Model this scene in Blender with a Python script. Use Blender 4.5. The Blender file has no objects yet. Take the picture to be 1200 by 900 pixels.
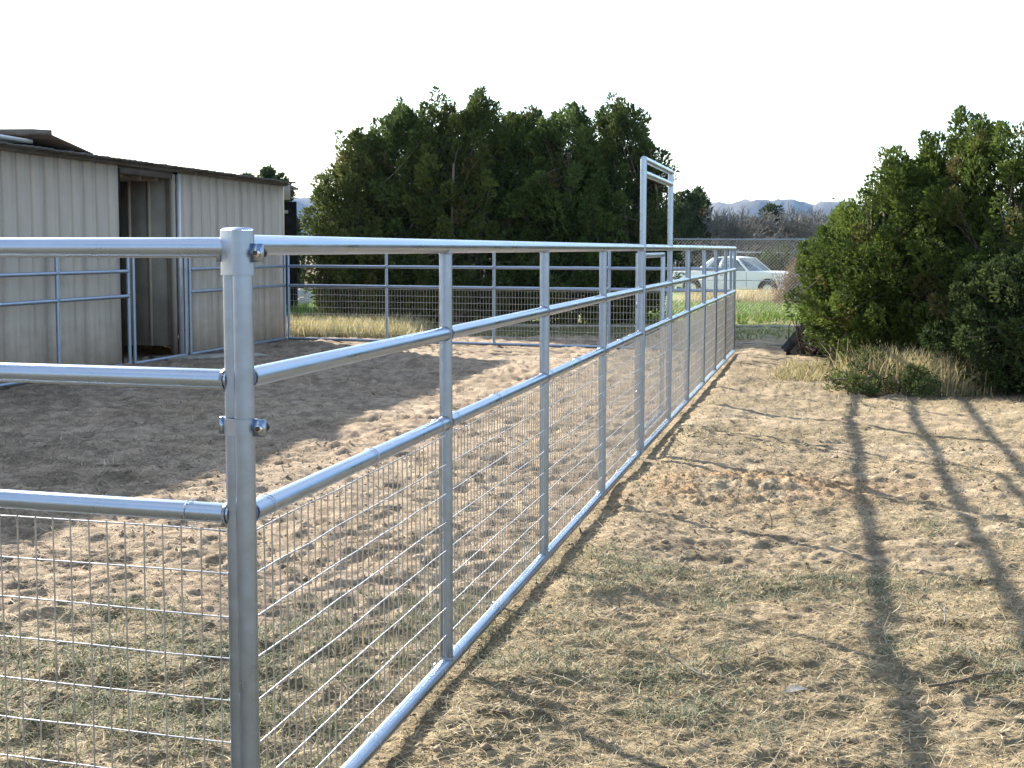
import bpy, math, random
import numpy as np
from mathutils import Vector, Matrix, Euler
R = math.radians
rng = np.random.default_rng(7)
random.seed(7)
S = bpy.context.scene
COL = S.collection

# ------------------------------------------------------------ camera, world, sun, exposure
PITCH, ROLL, HC = .0918, .0015, 1.514
cam_d = bpy.data.cameras.new('camera'); cam = bpy.data.objects.new('camera', cam_d); COL.objects.link(cam)
cam_d.sensor_width = 36; cam_d.lens = 36 * 1728.7 / 1200
cam_d.clip_start = .05; cam_d.clip_end = 12000
cam.matrix_world = Matrix.Translation((0, 0, HC)) @ Matrix.Rotation(math.pi / 2 - PITCH, 4, 'X') @ Matrix.Rotation(ROLL, 4, 'Z')
S.camera = cam

SUN_AZ, SUN_EL = -R(35), R(22.6)          # azimuth from +Y, negative towards -X
W = bpy.data.worlds.new('World'); S.world = W; W.use_nodes = True
nt = W.node_tree; nt.nodes.clear(); L = nt.links
out = nt.nodes.new('ShaderNodeOutputWorld')
sky = nt.nodes.new('ShaderNodeTexSky'); sky.sky_type = 'NISHITA'; sky.sun_disc = False
sky.sun_elevation = SUN_EL; sky.sun_rotation = SUN_AZ; sky.air_density = 1.0; sky.dust_density = .6; sky.ozone_density = 2.5
bg1 = nt.nodes.new('ShaderNodeBackground'); bg1.inputs[1].default_value = .1
L.new(sky.outputs[0], bg1.inputs[0])
bg2 = nt.nodes.new('ShaderNodeBackground'); bg2.inputs[0].default_value = (.93, .96, 1, 1); bg2.inputs[1].default_value = .42
tc = nt.nodes.new('ShaderNodeTexCoord')
mp = nt.nodes.new('ShaderNodeMapping'); mp.inputs['Location'].default_value = (9.5, .7, 3.1); mp.inputs['Scale'].default_value = (1, 1, 2.2)
L.new(tc.outputs['Generated'], mp.inputs[0])
nz = nt.nodes.new('ShaderNodeTexNoise'); nz.inputs['Scale'].default_value = 1.5; nz.inputs['Detail'].default_value = 7; nz.inputs['Roughness'].default_value = .52
L.new(mp.outputs[0], nz.inputs[0])
rp = nt.nodes.new('ShaderNodeValToRGB'); rp.color_ramp.elements[0].position = .50; rp.color_ramp.elements[1].position = .62
L.new(nz.outputs[0], rp.inputs[0])
mx = nt.nodes.new('ShaderNodeMixShader')
L.new(rp.outputs[0], mx.inputs[0]); L.new(bg1.outputs[0], mx.inputs[1]); L.new(bg2.outputs[0], mx.inputs[2]); L.new(mx.outputs[0], out.inputs[0])

sun_d = bpy.data.lights.new('sun', 'SUN'); sun_d.energy = 5.0; sun_d.angle = R(.55); sun_d.color = (1, .92, .79)
sun = bpy.data.objects.new('sun', sun_d); COL.objects.link(sun)
sdir = Vector((math.sin(SUN_AZ) * math.cos(SUN_EL), math.cos(SUN_AZ) * math.cos(SUN_EL), math.sin(SUN_EL)))
sun.rotation_euler = sdir.to_track_quat('Z', 'Y').to_euler(); sun.location = (-10, 14, 12)
S.view_settings.view_transform = 'Standard'; S.view_settings.look = 'None'
S.view_settings.gamma = 1; S.view_settings.exposure = 1.82; S.view_settings.use_curve_mapping = False

# ------------------------------------------------------------ helpers
def tag(o, label=None, cat=None, group=None, kind=None):
    if label: o['label'] = label
    if cat: o['category'] = cat
    if group: o['group'] = group
    if kind: o['kind'] = kind
    return o
def link(o, parent=None):
    COL.objects.link(o)
    if parent is not None: o.parent = parent
    return o
def empty(name, loc=(0, 0, 0), rz=0, **k):
    o = bpy.data.objects.new(name, None); o.empty_display_size = .2
    o.location = loc; o.rotation_euler = (0, 0, rz); COL.objects.link(o); return tag(o, **k)
def mesh_np(name, V, F, mat=None, parent=None, smooth=False, col=None, uv=None):
    """V (n,3); F (m,k) int array, or a list of such arrays; col: (n,3) per-vertex colour"""
    me = bpy.data.meshes.new(name)
    V = np.asarray(V, dtype=np.float32)
    Fs = F if isinstance(F, list) else [F]
    Fs = [np.asarray(f, dtype=np.int32) for f in Fs if len(f)]
    nl = sum(f.size for f in Fs); nf = sum(len(f) for f in Fs)
    me.vertices.add(len(V)); me.vertices.foreach_set('co', V.ravel())
    me.loops.add(nl); me.loops.foreach_set('vertex_index', np.concatenate([f.ravel() for f in Fs]))
    me.polygons.add(nf)
    tot = np.concatenate([np.full(len(f), f.shape[1], dtype=np.int32) for f in Fs])
    st = np.concatenate([[0], np.cumsum(tot)[:-1]]).astype(np.int32)
    me.polygons.foreach_set('loop_start', st); me.polygons.foreach_set('loop_total', tot)
    if smooth: me.polygons.foreach_set('use_smooth', np.ones(nf, dtype=bool))
    me.update(calc_edges=True)
    if col is not None:
        a = me.color_attributes.new('tint', 'FLOAT_COLOR', 'POINT')
        c = np.ones((len(V), 4), dtype=np.float32); c[:, :3] = col
        a.data.foreach_set('color', c.ravel())
    if mat: me.materials.append(mat)
    o = bpy.data.objects.new(name, me)
    return link(o, parent)
class MB:
    """collects simple shapes into one mesh"""
    def __init__(s): s.V = []; s.F3 = []; s.F4 = []; s.n = 0
    def add(s, V, F):
        V = np.asarray(V, float)
        for f in F:
            (s.F4 if len(f) == 4 else s.F3).append([i + s.n for i in f])
        s.V.append(V); s.n += len(V)
    def arr(s, V, F4=None, F3=None):
        if F4 is not None: s.F4 += (np.asarray(F4) + s.n).tolist()
        if F3 is not None: s.F3 += (np.asarray(F3) + s.n).tolist()
        s.V.append(np.asarray(V, float)); s.n += len(V)
    def box(s, c, d, rz=0, M=None, bev=0):
        x, y, z = d[0] / 2, d[1] / 2, d[2] / 2
        P = np.array([(a * x, b * y, e * z) for a in (-1, 1) for b in (-1, 1) for e in (-1, 1)], float)
        if M is not None: P = P @ np.array(M).T
        if rz: cz, sz = math.cos(rz), math.sin(rz); P = P @ np.array([[cz, sz, 0], [-sz, cz, 0], [0, 0, 1]])
        s.add(P + np.array(c), [(0, 1, 3, 2), (4, 6, 7, 5), (0, 4, 5, 1), (2, 3, 7, 6), (0, 2, 6, 4), (1, 5, 7, 3)])
    def tube(s, pts, rad, n=12, cap=True):
        pts = np.array(pts, float); m = len(pts)
        rad = np.full(m, rad) if np.isscalar(rad) else np.array(rad, float)
        t = np.gradient(pts, axis=0); t /= np.linalg.norm(t, axis=1)[:, None] + 1e-12
        up = np.array([0, 0, 1.]) if abs(t[0][2]) < .9 else np.array([1., 0, 0])
        a = np.cross(t, up); a /= np.linalg.norm(a, axis=1)[:, None] + 1e-12
        b = np.cross(t, a)
        th = np.arange(n) * 2 * math.pi / n
        V = pts[:, None, :] + rad[:, None, None] * (np.cos(th)[None, :, None] * a[:, None, :] + np.sin(th)[None, :, None] * b[:, None, :])
        V = V.reshape(-1, 3); i = np.arange(m - 1)[:, None] * n; j = np.arange(n)[None, :]; k = (j + 1) % n
        F = np.stack([i + j, i + n + j, i + n + k, i + k], -1).reshape(-1, 4)
        F3 = []
        if cap:
            V = np.vstack([V, pts[0], pts[-1]]); c0, c1 = len(V) - 2, len(V) - 1
            for q in range(n):
                F3.append((c0, q, (q + 1) % n)); F3.append((c1, (m - 1) * n + (q + 1) % n, (m - 1) * n + q))
        s.arr(V, F, F3 if F3 else None)
    def prism(s, prof, a0, a1, axis='y'):
        """closed 2D profile (x,z) extruded along y from a0 to a1; ngon caps as fans"""
        P = np.array(prof, float); n = len(P)
        V = np.vstack([np.c_[P[:, 0], np.full(n, a0), P[:, 1]], np.c_[P[:, 0], np.full(n, a1), P[:, 1]]])
        F = [(i, (i + 1) % n, n + (i + 1) % n, n + i) for i in range(n)]
        s.add(V, F)
    def build(s, name, mat, parent=None, smooth=False, ang=None):
        o = mesh_np(name, np.vstack(s.V), [np.array(s.F4, dtype=np.int32).reshape(-1, 4), np.array(s.F3, dtype=np.int32).reshape(-1, 3)], mat, parent, smooth)
        if smooth and ang: o.data.set_sharp_from_angle(angle=R(ang))
        return o
def blob(mb, c, r, seed=0, n=8, m=6):
    g = np.random.default_rng(seed); V = []
    for i in range(m + 1):
        for j in range(n):
            p = math.pi * i / m; t = 2 * math.pi * j / n; k = 1 + g.uniform(-.18, .18)
            V.append((c[0] + r[0] * k * math.sin(p) * math.cos(t), c[1] + r[1] * k * math.sin(p) * math.sin(t), c[2] + r[2] * k * math.cos(p)))
    F = [(i * n + j, (i + 1) * n + j, (i + 1) * n + (j + 1) % n, i * n + (j + 1) % n) for i in range(m) for j in range(n)]
    mb.add(V, F)

# value noise (vectorised)
def vnoise(x, y, seed=0):
    xi = np.floor(x).astype(np.int64); yi = np.floor(y).astype(np.int64); fx = x - xi; fy = y - yi
    fx = fx * fx * fx * (fx * (fx * 6 - 15) + 10); fy = fy * fy * fy * (fy * (fy * 6 - 15) + 10)
    def h(a, b):
        n = (a * 374761393 + b * 668265263 + seed * 974634777) & 0xffffffff
        n = ((n ^ (n >> 13)) * 1274126177) & 0xffffffff; n = n ^ (n >> 16)
        return (n & 0xffff) / 65535.0
    return (h(xi, yi) * (1 - fx) + h(xi + 1, yi) * fx) * (1 - fy) + (h(xi, yi + 1) * (1 - fx) + h(xi + 1, yi + 1) * fx) * fy
def fbm(x, y, oct=4, seed=0, g=.5):
    a, s, t = 1., 0., 0.
    for o in range(oct):
        s = s + a * vnoise(x * 2 ** o + 17.3 * o, y * 2 ** o - 9.1 * o, seed + o); t += a; a *= g
    return s / t
def sstep(a, b, x): t = np.clip((x - a) / (b - a), 0, 1); return t * t * (3 - 2 * t)

# ------------------------------------------------------------ materials
def mat_new(name):
    m = bpy.data.materials.new(name); m.use_nodes = True
    return m, m.node_tree, m.node_tree.nodes['Principled BSDF']
def N(t, typ, **k):
    n = t.nodes.new(typ)
    for a, v in k.items(): n.inputs[a.replace('_', ' ')].default_value = v
    return n
def rgba(c): return (c[0], c[1], c[2], 1)
def simple(name, c, rough=.7, metal=0, var=.12, scale=8, bump=0, c2=None, spec=None, coord='Object', det=5, stretch=None):
    m, t, b = mat_new(name)
    tc = t.nodes.new('ShaderNodeTexCoord'); n1 = N(t, 'ShaderNodeTexNoise', Scale=scale, Detail=det, Roughness=.6)
    src = tc.outputs[coord]
    if stretch:
        mm = N(t, 'ShaderNodeMapping'); mm.inputs['Scale'].default_value = stretch; t.links.new(src, mm.inputs[0]); src = mm.outputs[0]
    t.links.new(src, n1.inputs[0])
    r = t.nodes.new('ShaderNodeValToRGB'); r.color_ramp.elements[0].position = .3; r.color_ramp.elements[1].position = .7
    c2 = c2 or tuple(x * (1 - var * 2) for x in c)
    r.color_ramp.elements[0].color = rgba(c2); r.color_ramp.elements[1].color = rgba(c)
    t.links.new(n1.outputs[0], r.inputs[0]); t.links.new(r.outputs[0], b.inputs['Base Color'])
    b.inputs['Roughness'].default_value = rough; b.inputs['Metallic'].default_value = metal
    if spec is not None: b.inputs['Specular IOR Level'].default_value = spec
    if bump:
        bp = N(t, 'ShaderNodeBump', Strength=1, Distance=bump); n2 = N(t, 'ShaderNodeTexNoise', Scale=scale * 4, Detail=6)
        t.links.new(src, n2.inputs[0]); t.links.new(n2.outputs[0], bp.inputs['Height']); t.links.new(bp.outputs[0], b.inputs['Normal'])
    return m
def galv(name, base=.72, r0=.26, r1=.46, scale=22):
    m, t, b = mat_new(name)
    tc = t.nodes.new('ShaderNodeTexCoord')
    mm = N(t, 'ShaderNodeMapping'); mm.inputs['Scale'].default_value = (.30, 1, 1)
    t.links.new(tc.outputs['Object'], mm.inputs[0])
    n1 = N(t, 'ShaderNodeTexNoise', Scale=scale, Detail=4, Roughness=.55); t.links.new(mm.outputs[0], n1.inputs[0])
    n2 = N(t, 'ShaderNodeTexNoise', Scale=3.1, Detail=3); t.links.new(tc.outputs['Object'], n2.inputs[0])
    r = t.nodes.new('ShaderNodeValToRGB'); r.color_ramp.elements[0].position = .3; r.color_ramp.elements[1].position = .72
    r.color_ramp.elements[0].color = (base * .68, base * .85, base * 1.10, 1); r.color_ramp.elements[1].color = (base * .82, base * 1.0, base * 1.28, 1)
    t.links.new(n1.outputs[0], r.inputs[0]); t.links.new(r.outputs[0], b.inputs['Base Color'])
    mr = N(t, 'ShaderNodeMapRange'); mr.inputs['To Min'].default_value = r0; mr.inputs['To Max'].default_value = r1
    mr.inputs['From Min'].default_value = .3; mr.inputs['From Max'].default_value = .7
    ad = N(t, 'ShaderNodeMath'); ad.operation = 'MULTIPLY_ADD'; ad.inputs[1].default_value = .5
    t.links.new(n1.outputs[0], ad.inputs[0]); hv = N(t, 'ShaderNodeMath'); hv.operation = 'MULTIPLY'; hv.inputs[1].default_value = .5
    t.links.new(n2.outputs[0], hv.inputs[0]); t.links.new(hv.outputs[0], ad.inputs[2])
    t.links.new(ad.outputs[0], mr.inputs['Value']); t.links.new(mr.outputs[0], b.inputs['Roughness'])
    b.inputs['Metallic'].default_value = .92
    return m
GALV = galv('galvanized_pipe', .45, .23, .36)
GALVP = galv('galvanized_post', .37, .24, .42, 26)
GALVF = galv('galvanized_pipe_weathered', .42, .34, .55)
WELD = simple('weld_zinc_spray', (.40, .42, .45), .6, .6, .25, 120, .002)
WIREV = simple('galvanized_wire_backlit', (.44, .42, .38), .5, .7, .2, 30)  # upright wires: darker copy of the wire, backlit shade put into the colour
WIRE = simple('galvanized_wire', (.56, .58, .62), .45, .85, .2, 30)
DARKSTEEL = simple('rusty_bolt_steel', (.10, .08, .07), .55, .7, .3, 60, .001)
def tinted(name, rough=.9, trans=0, nscale=30, namp=.35, bump=0, spec=.3, bscale=90):
    m, t, b = mat_new(name)
    at = t.nodes.new('ShaderNodeAttribute'); at.attribute_name = 'tint'
    tc = t.nodes.new('ShaderNodeTexCoord'); n1 = N(t, 'ShaderNodeTexNoise', Scale=nscale, Detail=6, Roughness=.7)
    t.links.new(tc.outputs['Object'], n1.inputs[0])
    mr = N(t, 'ShaderNodeMapRange'); mr.inputs['From Min'].default_value = .3; mr.inputs['From Max'].default_value = .7
    mr.inputs['To Min'].default_value = 1 - namp; mr.inputs['To Max'].default_value = 1 + namp
    t.links.new(n1.outputs[0], mr.inputs['Value'])
    mu = t.nodes.new('ShaderNodeVectorMath'); mu.operation = 'MULTIPLY'
    t.links.new(at.outputs['Color'], mu.inputs[0]); t.links.new(mr.outputs[0], mu.inputs[1]); t.links.new(mu.outputs[0], b.inputs['Base Color'])
    b.inputs['Roughness'].default_value = rough; b.inputs['Specular IOR Level'].default_value = spec
    if bump:
        n2 = N(t, 'ShaderNodeTexNoise', Scale=bscale, Detail=8, Roughness=.72); t.links.new(tc.outputs['Object'], n2.inputs[0])
        bp = N(t, 'ShaderNodeBump', Strength=1, Distance=bump); t.links.new(n2.outputs[0], bp.inputs['Height']); t.links.new(bp.outputs[0], b.inputs['Normal'])
    if trans:
        tr = t.nodes.new('ShaderNodeBsdfTranslucent'); ms = N(t, 'ShaderNodeMixShader'); ms.inputs[0].default_value = trans
        t.links.new(mu.outputs[0], tr.inputs[0]); t.links.new(b.outputs[0], ms.inputs[1]); t.links.new(tr.outputs[0], ms.inputs[2])
        t.links.new(ms.outputs[0], t.nodes['Material Output'].inputs[0])
    return m
SOIL = tinted('trampled_dirt', .95, 0, 55, .48, .024, .10, 45)
BLADE = tinted('dry_blades', .8, .25, 10, .1, 0, .3)
LEAF = tinted('juniper_leaves', .75, .30, 6, .2, 0, .08)
BARK = simple('grey_bark', (.20, .16, .12), .95, 0, .25, 14, .01)
BARKPALE = simple('pale_bark', (.235, .225, .205), .95, 0, .25, 14)
PAINT = simple('beige_painted_steel', (.47, .405, .32), .5, 0, .11, 3, .0006, spec=.4, stretch=(1, 1, .35))
def barn_wear(m):
    t = m.node_tree; b = t.nodes['Principled BSDF']; src = b.inputs['Base Color'].links[0].from_socket
    tc = t.nodes.new('ShaderNodeTexCoord'); sp = t.nodes.new('ShaderNodeSeparateXYZ'); t.links.new(tc.outputs['Object'], sp.inputs[0])
    n1 = N(t, 'ShaderNodeTexNoise', Scale=5, Detail=6, Roughness=.7); t.links.new(tc.outputs['Object'], n1.inputs[0])
    ma = N(t, 'ShaderNodeMath'); ma.operation = 'MULTIPLY_ADD'; ma.inputs[1].default_value = -.9; t.links.new(n1.outputs[0], ma.inputs[0]); t.links.new(sp.outputs[2], ma.inputs[2])
    mr = N(t, 'ShaderNodeMapRange'); mr.inputs['From Min'].default_value = -.42; mr.inputs['From Max'].default_value = .22; mr.inputs['To Min'].default_value = .8; mr.inputs['To Max'].default_value = 0; t.links.new(ma.outputs[0], mr.inputs['Value'])
    mx_ = t.nodes.new('ShaderNodeMixRGB'); mx_.inputs['Color2'].default_value = (.24, .18, .125, 1); t.links.new(mr.outputs[0], mx_.inputs['Fac']); t.links.new(src, mx_.inputs['Color1'])
    mp_ = N(t, 'ShaderNodeMapping'); mp_.inputs['Scale'].default_value = (9, 9, .5); t.links.new(tc.outputs['Object'], mp_.inputs[0])
    n2 = N(t, 'ShaderNodeTexNoise', Scale=1.4, Detail=5, Roughness=.6); t.links.new(mp_.outputs[0], n2.inputs[0])
    m2 = N(t, 'ShaderNodeMapRange'); m2.inputs['From Min'].default_value = .58; m2.inputs['From Max'].default_value = .78; m2.inputs['To Max'].default_value = .5; t.links.new(n2.outputs[0], m2.inputs['Value'])
    m3 = t.nodes.new('ShaderNodeMixRGB'); m3.inputs['Color2'].default_value = (.20, .15, .11, 1); t.links.new(m2.outputs[0], m3.inputs['Fac']); t.links.new(mx_.outputs[0], m3.inputs['Color1']); t.links.new(m3.outputs[0], b.inputs['Base Color'])
barn_wear(PAINT)
RIBM = simple('tan_rib_paint', (.50, .43, .32), .6, 0, .12, 3)
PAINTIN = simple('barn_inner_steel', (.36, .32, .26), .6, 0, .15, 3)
TRIM = simple('pale_metal_trim', (.66, .68, .70), .4, .3, .08, 5)
ROOF = simple('roof_sheet_weathered', (.105, .105, .095), .75, .1, .25, 4, c2=(.06, .05, .042))
RUST = simple('rusty_roof_sheet', (.15, .11, .085), .85, .1, .3, 6, c2=(.06, .045, .04))
WOOD = simple('old_grey_timber', (.22, .18, .14), .9, 0, .3, 7, .003, stretch=(.3, 1, 1))
PALEWOOD = simple('bleached_plank', (.46, .42, .34), .9, 0, .2, 7, .003)
BLACKSHEET = simple('dark_weathered_sheet', (.022, .021, .02), .95, 0, .3, 5, spec=.05)
BRUSHM = simple('dead_brush_bark', (.07, .055, .045), .95, 0, .3, 9, spec=.1)
CARW = simple('white_car_paint', (.80, .81, .80), .28, 0, .03, 2)
CARDARK = simple('black_rubber', (.025, .025, .026), .8, 0, .2, 12)
CHROME = simple('dull_chrome', (.62, .63, .65), .22, .95, .1, 6)
ROCK = simple('pale_rock', (.52, .49, .44), .95, 0, .15, 5, .02)
CONC = simple('far_pale_block', (.46, .47, .47), .8, 0, .15, 3)
PINK = simple('faded_fascia', (.42, .36, .35), .9, 0, .15, 4)
def glass():
    m, t, b = mat_new('car_glass')
    b.inputs['Base Color'].default_value = (.10, .14, .16, 1); b.inputs['Roughness'].default_value = .06
    b.inputs['Specular IOR Level'].default_value = .8; b.inputs['Metallic'].default_value = .25
    n1 = N(t, 'ShaderNodeTexNoise', Scale=2.5, Detail=2); r = t.nodes.new('ShaderNodeValToRGB')
    r.color_ramp.elements[0].color = (.05, .08, .09, 1); r.color_ramp.elements[1].color = (.20, .26, .30, 1)
    t.links.new(n1.outputs[0], r.inputs[0]); t.links.new(r.outputs[0], b.inputs['Base Color'])
    return m
GLASS = glass()

# ------------------------------------------------------------ ground
YAW = .2102
D = np.array([math.sin(YAW), math.cos(YAW)]); NR = np.array([D[1], -D[0]])     # along the long fence / to its right
E0 = np.array([-.6288, 3.3502])
C10 = E0 + D * 18.42                      # far right pen corner
P0 = np.array([-3.70, 24.15])             # far left pen corner
def fence_uv(x, y):
    dx, dy = x - E0[0], y - E0[1]
    return dx * D[0] + dy * D[1], dx * NR[0] + dy * NR[1]      # along, right of the fence
# hoof prints and clods, stamped in a height raster
RX0, RX1, RY0, RY1, RS = -8.5, 8.5, 2., 27., .0125
nxr, nyr = int((RX1 - RX0) / RS), int((RY1 - RY0) / RS)
ras = np.zeros((nyr, nxr), np.float32)
g = np.random.default_rng(3)
def stamp(x, y, a, b, th, dep, rim):
    rr = max(a, b) * 1.9; i0, i1 = int((x - rr - RX0) / RS), int((x + rr - RX0) / RS); j0, j1 = int((y - rr - RY0) / RS), int((y + rr - RY0) / RS)
    if i0 < 0 or j0 < 0 or i1 >= nxr or j1 >= nyr: return
    X = np.arange(i0, i1) * RS + RX0 - x; Y = np.arange(j0, j1) * RS + RY0 - y; X, Y = np.meshgrid(X, Y)
    c, s = math.cos(th), math.sin(th); u = (X * c + Y * s) / a; v = (-X * s + Y * c) / b; q = np.sqrt(u * u + v * v)
    ras[j0:j1, i0:i1] += -dep * (1 - sstep(.55, 1.05, q)) + rim * np.exp(-((q - 1.25) / .28) ** 2)
for k in range(6000):
    x, y = g.uniform(-8, 8), g.uniform(2.3, 26.5); al, rt = fence_uv(x, y)
    inside = rt < 0
    if not inside and g.random() < .55: continue
    s = g.uniform(.7, 1.3)
    stamp(x, y, .085 * s, .06 * s, g.uniform(0, 3.14), (g.uniform(.008, .034) if inside else g.uniform(.006, .022)), g.uniform(.002, .010))
for k in range(9000):                       # clods
    x, y = g.uniform(-8, 8), g.uniform(2.3, 26.5)
    s = g.uniform(.012, .035)
    stamp(x, y, s, s * g.uniform(.5, 1), g.uniform(0, 3.14), -g.uniform(.004, .013), 0)
for k in range(3200):                       # crumbly orange heap beside the fence
    x, y = 1.45 + g.normal() * .6, 9.2 + g.normal() * .42; s = g.uniform(.015, .04)
    stamp(x, y, s, s * g.uniform(.6, 1), g.uniform(0, 3.14), -g.uniform(.002, .010), 0)
def ras_at(x, y):
    u = np.clip((x - RX0) / RS, 0, nxr - 1.01); v = np.clip((y - RY0) / RS, 0, nyr - 1.01)
    i = u.astype(int); j = v.astype(int); fu = u - i; fv = v - j
    val = (ras[j, i] * (1 - fu) + ras[j, i + 1] * fu) * (1 - fv) + (ras[j + 1, i] * (1 - fu) + ras[j + 1, i + 1] * fu) * fv
    m = (x > RX0 + .1) & (x < RX1 - .1) & (y > RY0 + .1) & (y < RY1 - .1)
    return np.where(m, val, 0)
def ground_h(x, y, fine=True):
    x = np.asarray(x, float); y = np.asarray(y, float)
    r = np.hypot(x, y)
    al, rt = fence_uv(x, y)
    h = (fbm(x * .33, y * .33, 2, 11) - .5) * .07
    h += (fbm(x * 1.3, y * 1.3, 3, 21) - .5) * .05
    near = 1 - sstep(26, 40, r)
    if fine:
        h += near * (fbm(x * 5.0, y * 7.0, 3, 31) - .5) * .040
        h += near * (fbm(x * 14, y * 24, 3, 41) - .5) * .026
        h += ras_at(x, y) * near * np.where(rt < 0, .85, .6 + .4 * np.exp(-(((x - 1.45) / 1.0) ** 2 + ((y - 9.2) / .8) ** 2)))
        wx = fbm(x * 1.7, y * 1.7, 2, 43) * 1.1; wy = fbm(x * 1.7 + 9, y * 1.7, 2, 44) * 1.1
        a_ = (x * .55 + y * .83) * 1.7 + wx; b_ = (x * .83 - y * .55) * 8.5 + wy * 3.5
        rd = 1 - np.abs(2 * fbm(a_, b_, 2, 45) - 1)
        h += near * (rd - .6) * .050 * (.25 + .75 * sstep(.38, .6, fbm(x * .8, y * .8, 2, 46))) * np.where(rt < 0, 1., .35)
        a2 = x * 3.0 + wy; b2 = y * 9.0 + wx * 3
        h += near * (1 - np.abs(2 * fbm(a2, b2, 2, 47) - 1) - .6) * .018
    h += .035 * np.exp(-((rt - .30) / .22) ** 2) * sstep(-1, 1, al) * (fbm(x * 2, y * 2, 2, 5) * 1.2)   # scraped soil along the long fence
    fl = np.exp(-(rt / .13) ** 2) * sstep(-.5, 0, al) * (1 - sstep(18.5, 19, al))
    h = h * (1 - fl * .85) - fl * .012
    h += .05 * np.exp(-(((x - 1.45) / .8) ** 2 + ((y - 9.2) / .5) ** 2))
    h += -.13 * sstep(34, 46, y) * (1 - sstep(80, 120, r))
    h += sstep(70, 900, r) * (fbm(x * .004, y * .004, 3, 77) - .5) * 5 * sstep(150, 1500, r)
    return h - .004
def zg(x, y): return float(ground_h(np.array([x]), np.array([y]))[0])
th_f = np.linspace(-R(24), R(24), 600); th_c = np.linspace(R(24), 2 * math.pi - R(24), 96)[1:-1]
TH = np.concatenate([th_f, th_c])
# rows evenly spaced in the picture between 3.6 m and 27 m
inv = np.linspace(1 / 3.6, 1 / 27., 560); r_f = 1 / inv
RR = np.concatenate([np.geomspace(.3, 3.5, 14), r_f, np.geomspace(27.4, 110, 150), np.geomspace(115, 5000, 46)])
nt_, nr_ = len(TH), len(RR)
rr, tt = np.meshgrid(RR, TH, indexing='ij')
gx = (rr * np.sin(tt)).ravel(); gy = (rr * np.cos(tt)).ravel()
gz = ground_h(gx, gy)
i = np.arange(nr_ - 1)[:, None] * nt_; j = np.arange(nt_)[None, :]; k = (j + 1) % nt_
GF = np.stack([i + j, i + k, i + nt_ + k, i + nt_ + j], -1).reshape(-1, 4)
gx = np.append(gx, 0); gy = np.append(gy, 0); gz = np.append(gz, 0)
cf = np.stack([np.full(nt_, len(gx) - 1), (np.arange(nt_) + 1) % nt_, np.arange(nt_)], -1)
def mixc(a, b, t): return a * (1 - t[:, None]) + np.array(b)[None, :] * t[:, None]
def green_amt(x, y):
    return sstep(27.6, 30.5, y + fbm(x * .4, y * .4, 2, 91) * 3 - 1.5) * (.35 + .65 * sstep(.38, .6, fbm(x * .5, y * .5, 3, 92)))
def straw_amt(x, y):
    al, rt = fence_uv(x, y); r = np.hypot(x, y)
    s = sstep(.36, .60, fbm(x * 1.1, y * 1.1, 4, 61)) * (.55 + .45 * (1 - sstep(5.0, 8.5, r)))
    s = np.maximum(s, (1 - sstep(4.6, 6.4, r + (fbm(x * 2, y * 2, 2, 62) - .5) * 1.5)) * .85)
    s = s * (1 - .9 * np.exp(-(((x - 1.45) / .9) ** 2 + ((y - 9.15) / .8) ** 2)))
    s = np.where(rt < -.1, s * (.25 + .75 * (1 - sstep(5.2, 6.8, r))), s)
    return np.clip(s, 0, 1)
gcol = np.tile(np.array([.335, .255, .176]), (len(gx), 1))
al, rt = fence_uv(gx, gy)
gcol = mixc(gcol, (.41, .33, .235), sstep(.45, .75, fbm(gx * .9, gy * .9, 3, 51)) * .8)
gcol = mixc(gcol, (.205, .155, .106), sstep(.52, .78, fbm(gx * 2.3, gy * 2.3, 3, 52)) * .65)
gcol = mixc(gcol, (.345, .275, .172), (rt > 0) * .5)
gcol = mixc(gcol, (.33, .25, .182), (rt < 0) * .4)
st = straw_amt(gx, gy)
fine_ = fbm(gx * 9, gy * 14, 3, 58); gcol *= (.72 + .56 * sstep(.3, .7, fine_))[:, None]
gcol = mixc(gcol, (.17, .145, .10), (rt < 0) * (1 - sstep(5.0, 6.6, np.hypot(gx, gy) + fbm(gx * 1.5, gy * 1.5, 3, 65) - .5)) * .62)  # shade and weedy ground at the near pen corner, painted into the soil colour
gcol = mixc(gcol, (.34, .275, .16), st * .6)
gcol = mixc(gcol, (.14, .118, .07), st * sstep(.5, .7, fbm(gx * 3.1, gy * 3.1, 3, 53)) * .6)
gcol = mixc(gcol, (.39, .25, .135), np.clip(np.exp(-(((gx - 1.45) / .95) ** 2 + ((gy - 9.2) / .62) ** 2)) * 1.0 * sstep(.25, .5, fbm(gx * 4, gy * 4, 2, 54)), 0, 1))
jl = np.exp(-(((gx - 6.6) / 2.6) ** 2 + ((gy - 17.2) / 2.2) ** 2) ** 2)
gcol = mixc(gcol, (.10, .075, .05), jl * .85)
yg = sstep(16.6, 17.6, gy) * (1 - sstep(19.5, 20.2, gy)) * sstep(2.6, 3.2, rt) * .6 * (gx < 6)
gcol = mixc(gcol, (.42, .37, .21), yg * sstep(.3, .5, fbm(gx * 2, gy * 2, 2, 57)))
gcol = mixc(gcol, (.33, .31, .16), sstep(24.2, 26.5, gy) * .6)
gcol = mixc(gcol, (.15, .24, .055), green_amt(gx, gy) * .9)
far = sstep(55, 90, np.hypot(gx, gy)); gcol = mixc(gcol, (.24, .20, .13), far)
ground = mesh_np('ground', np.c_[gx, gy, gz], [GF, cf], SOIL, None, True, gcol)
tag(ground, kind='structure')
del rr, tt

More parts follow.
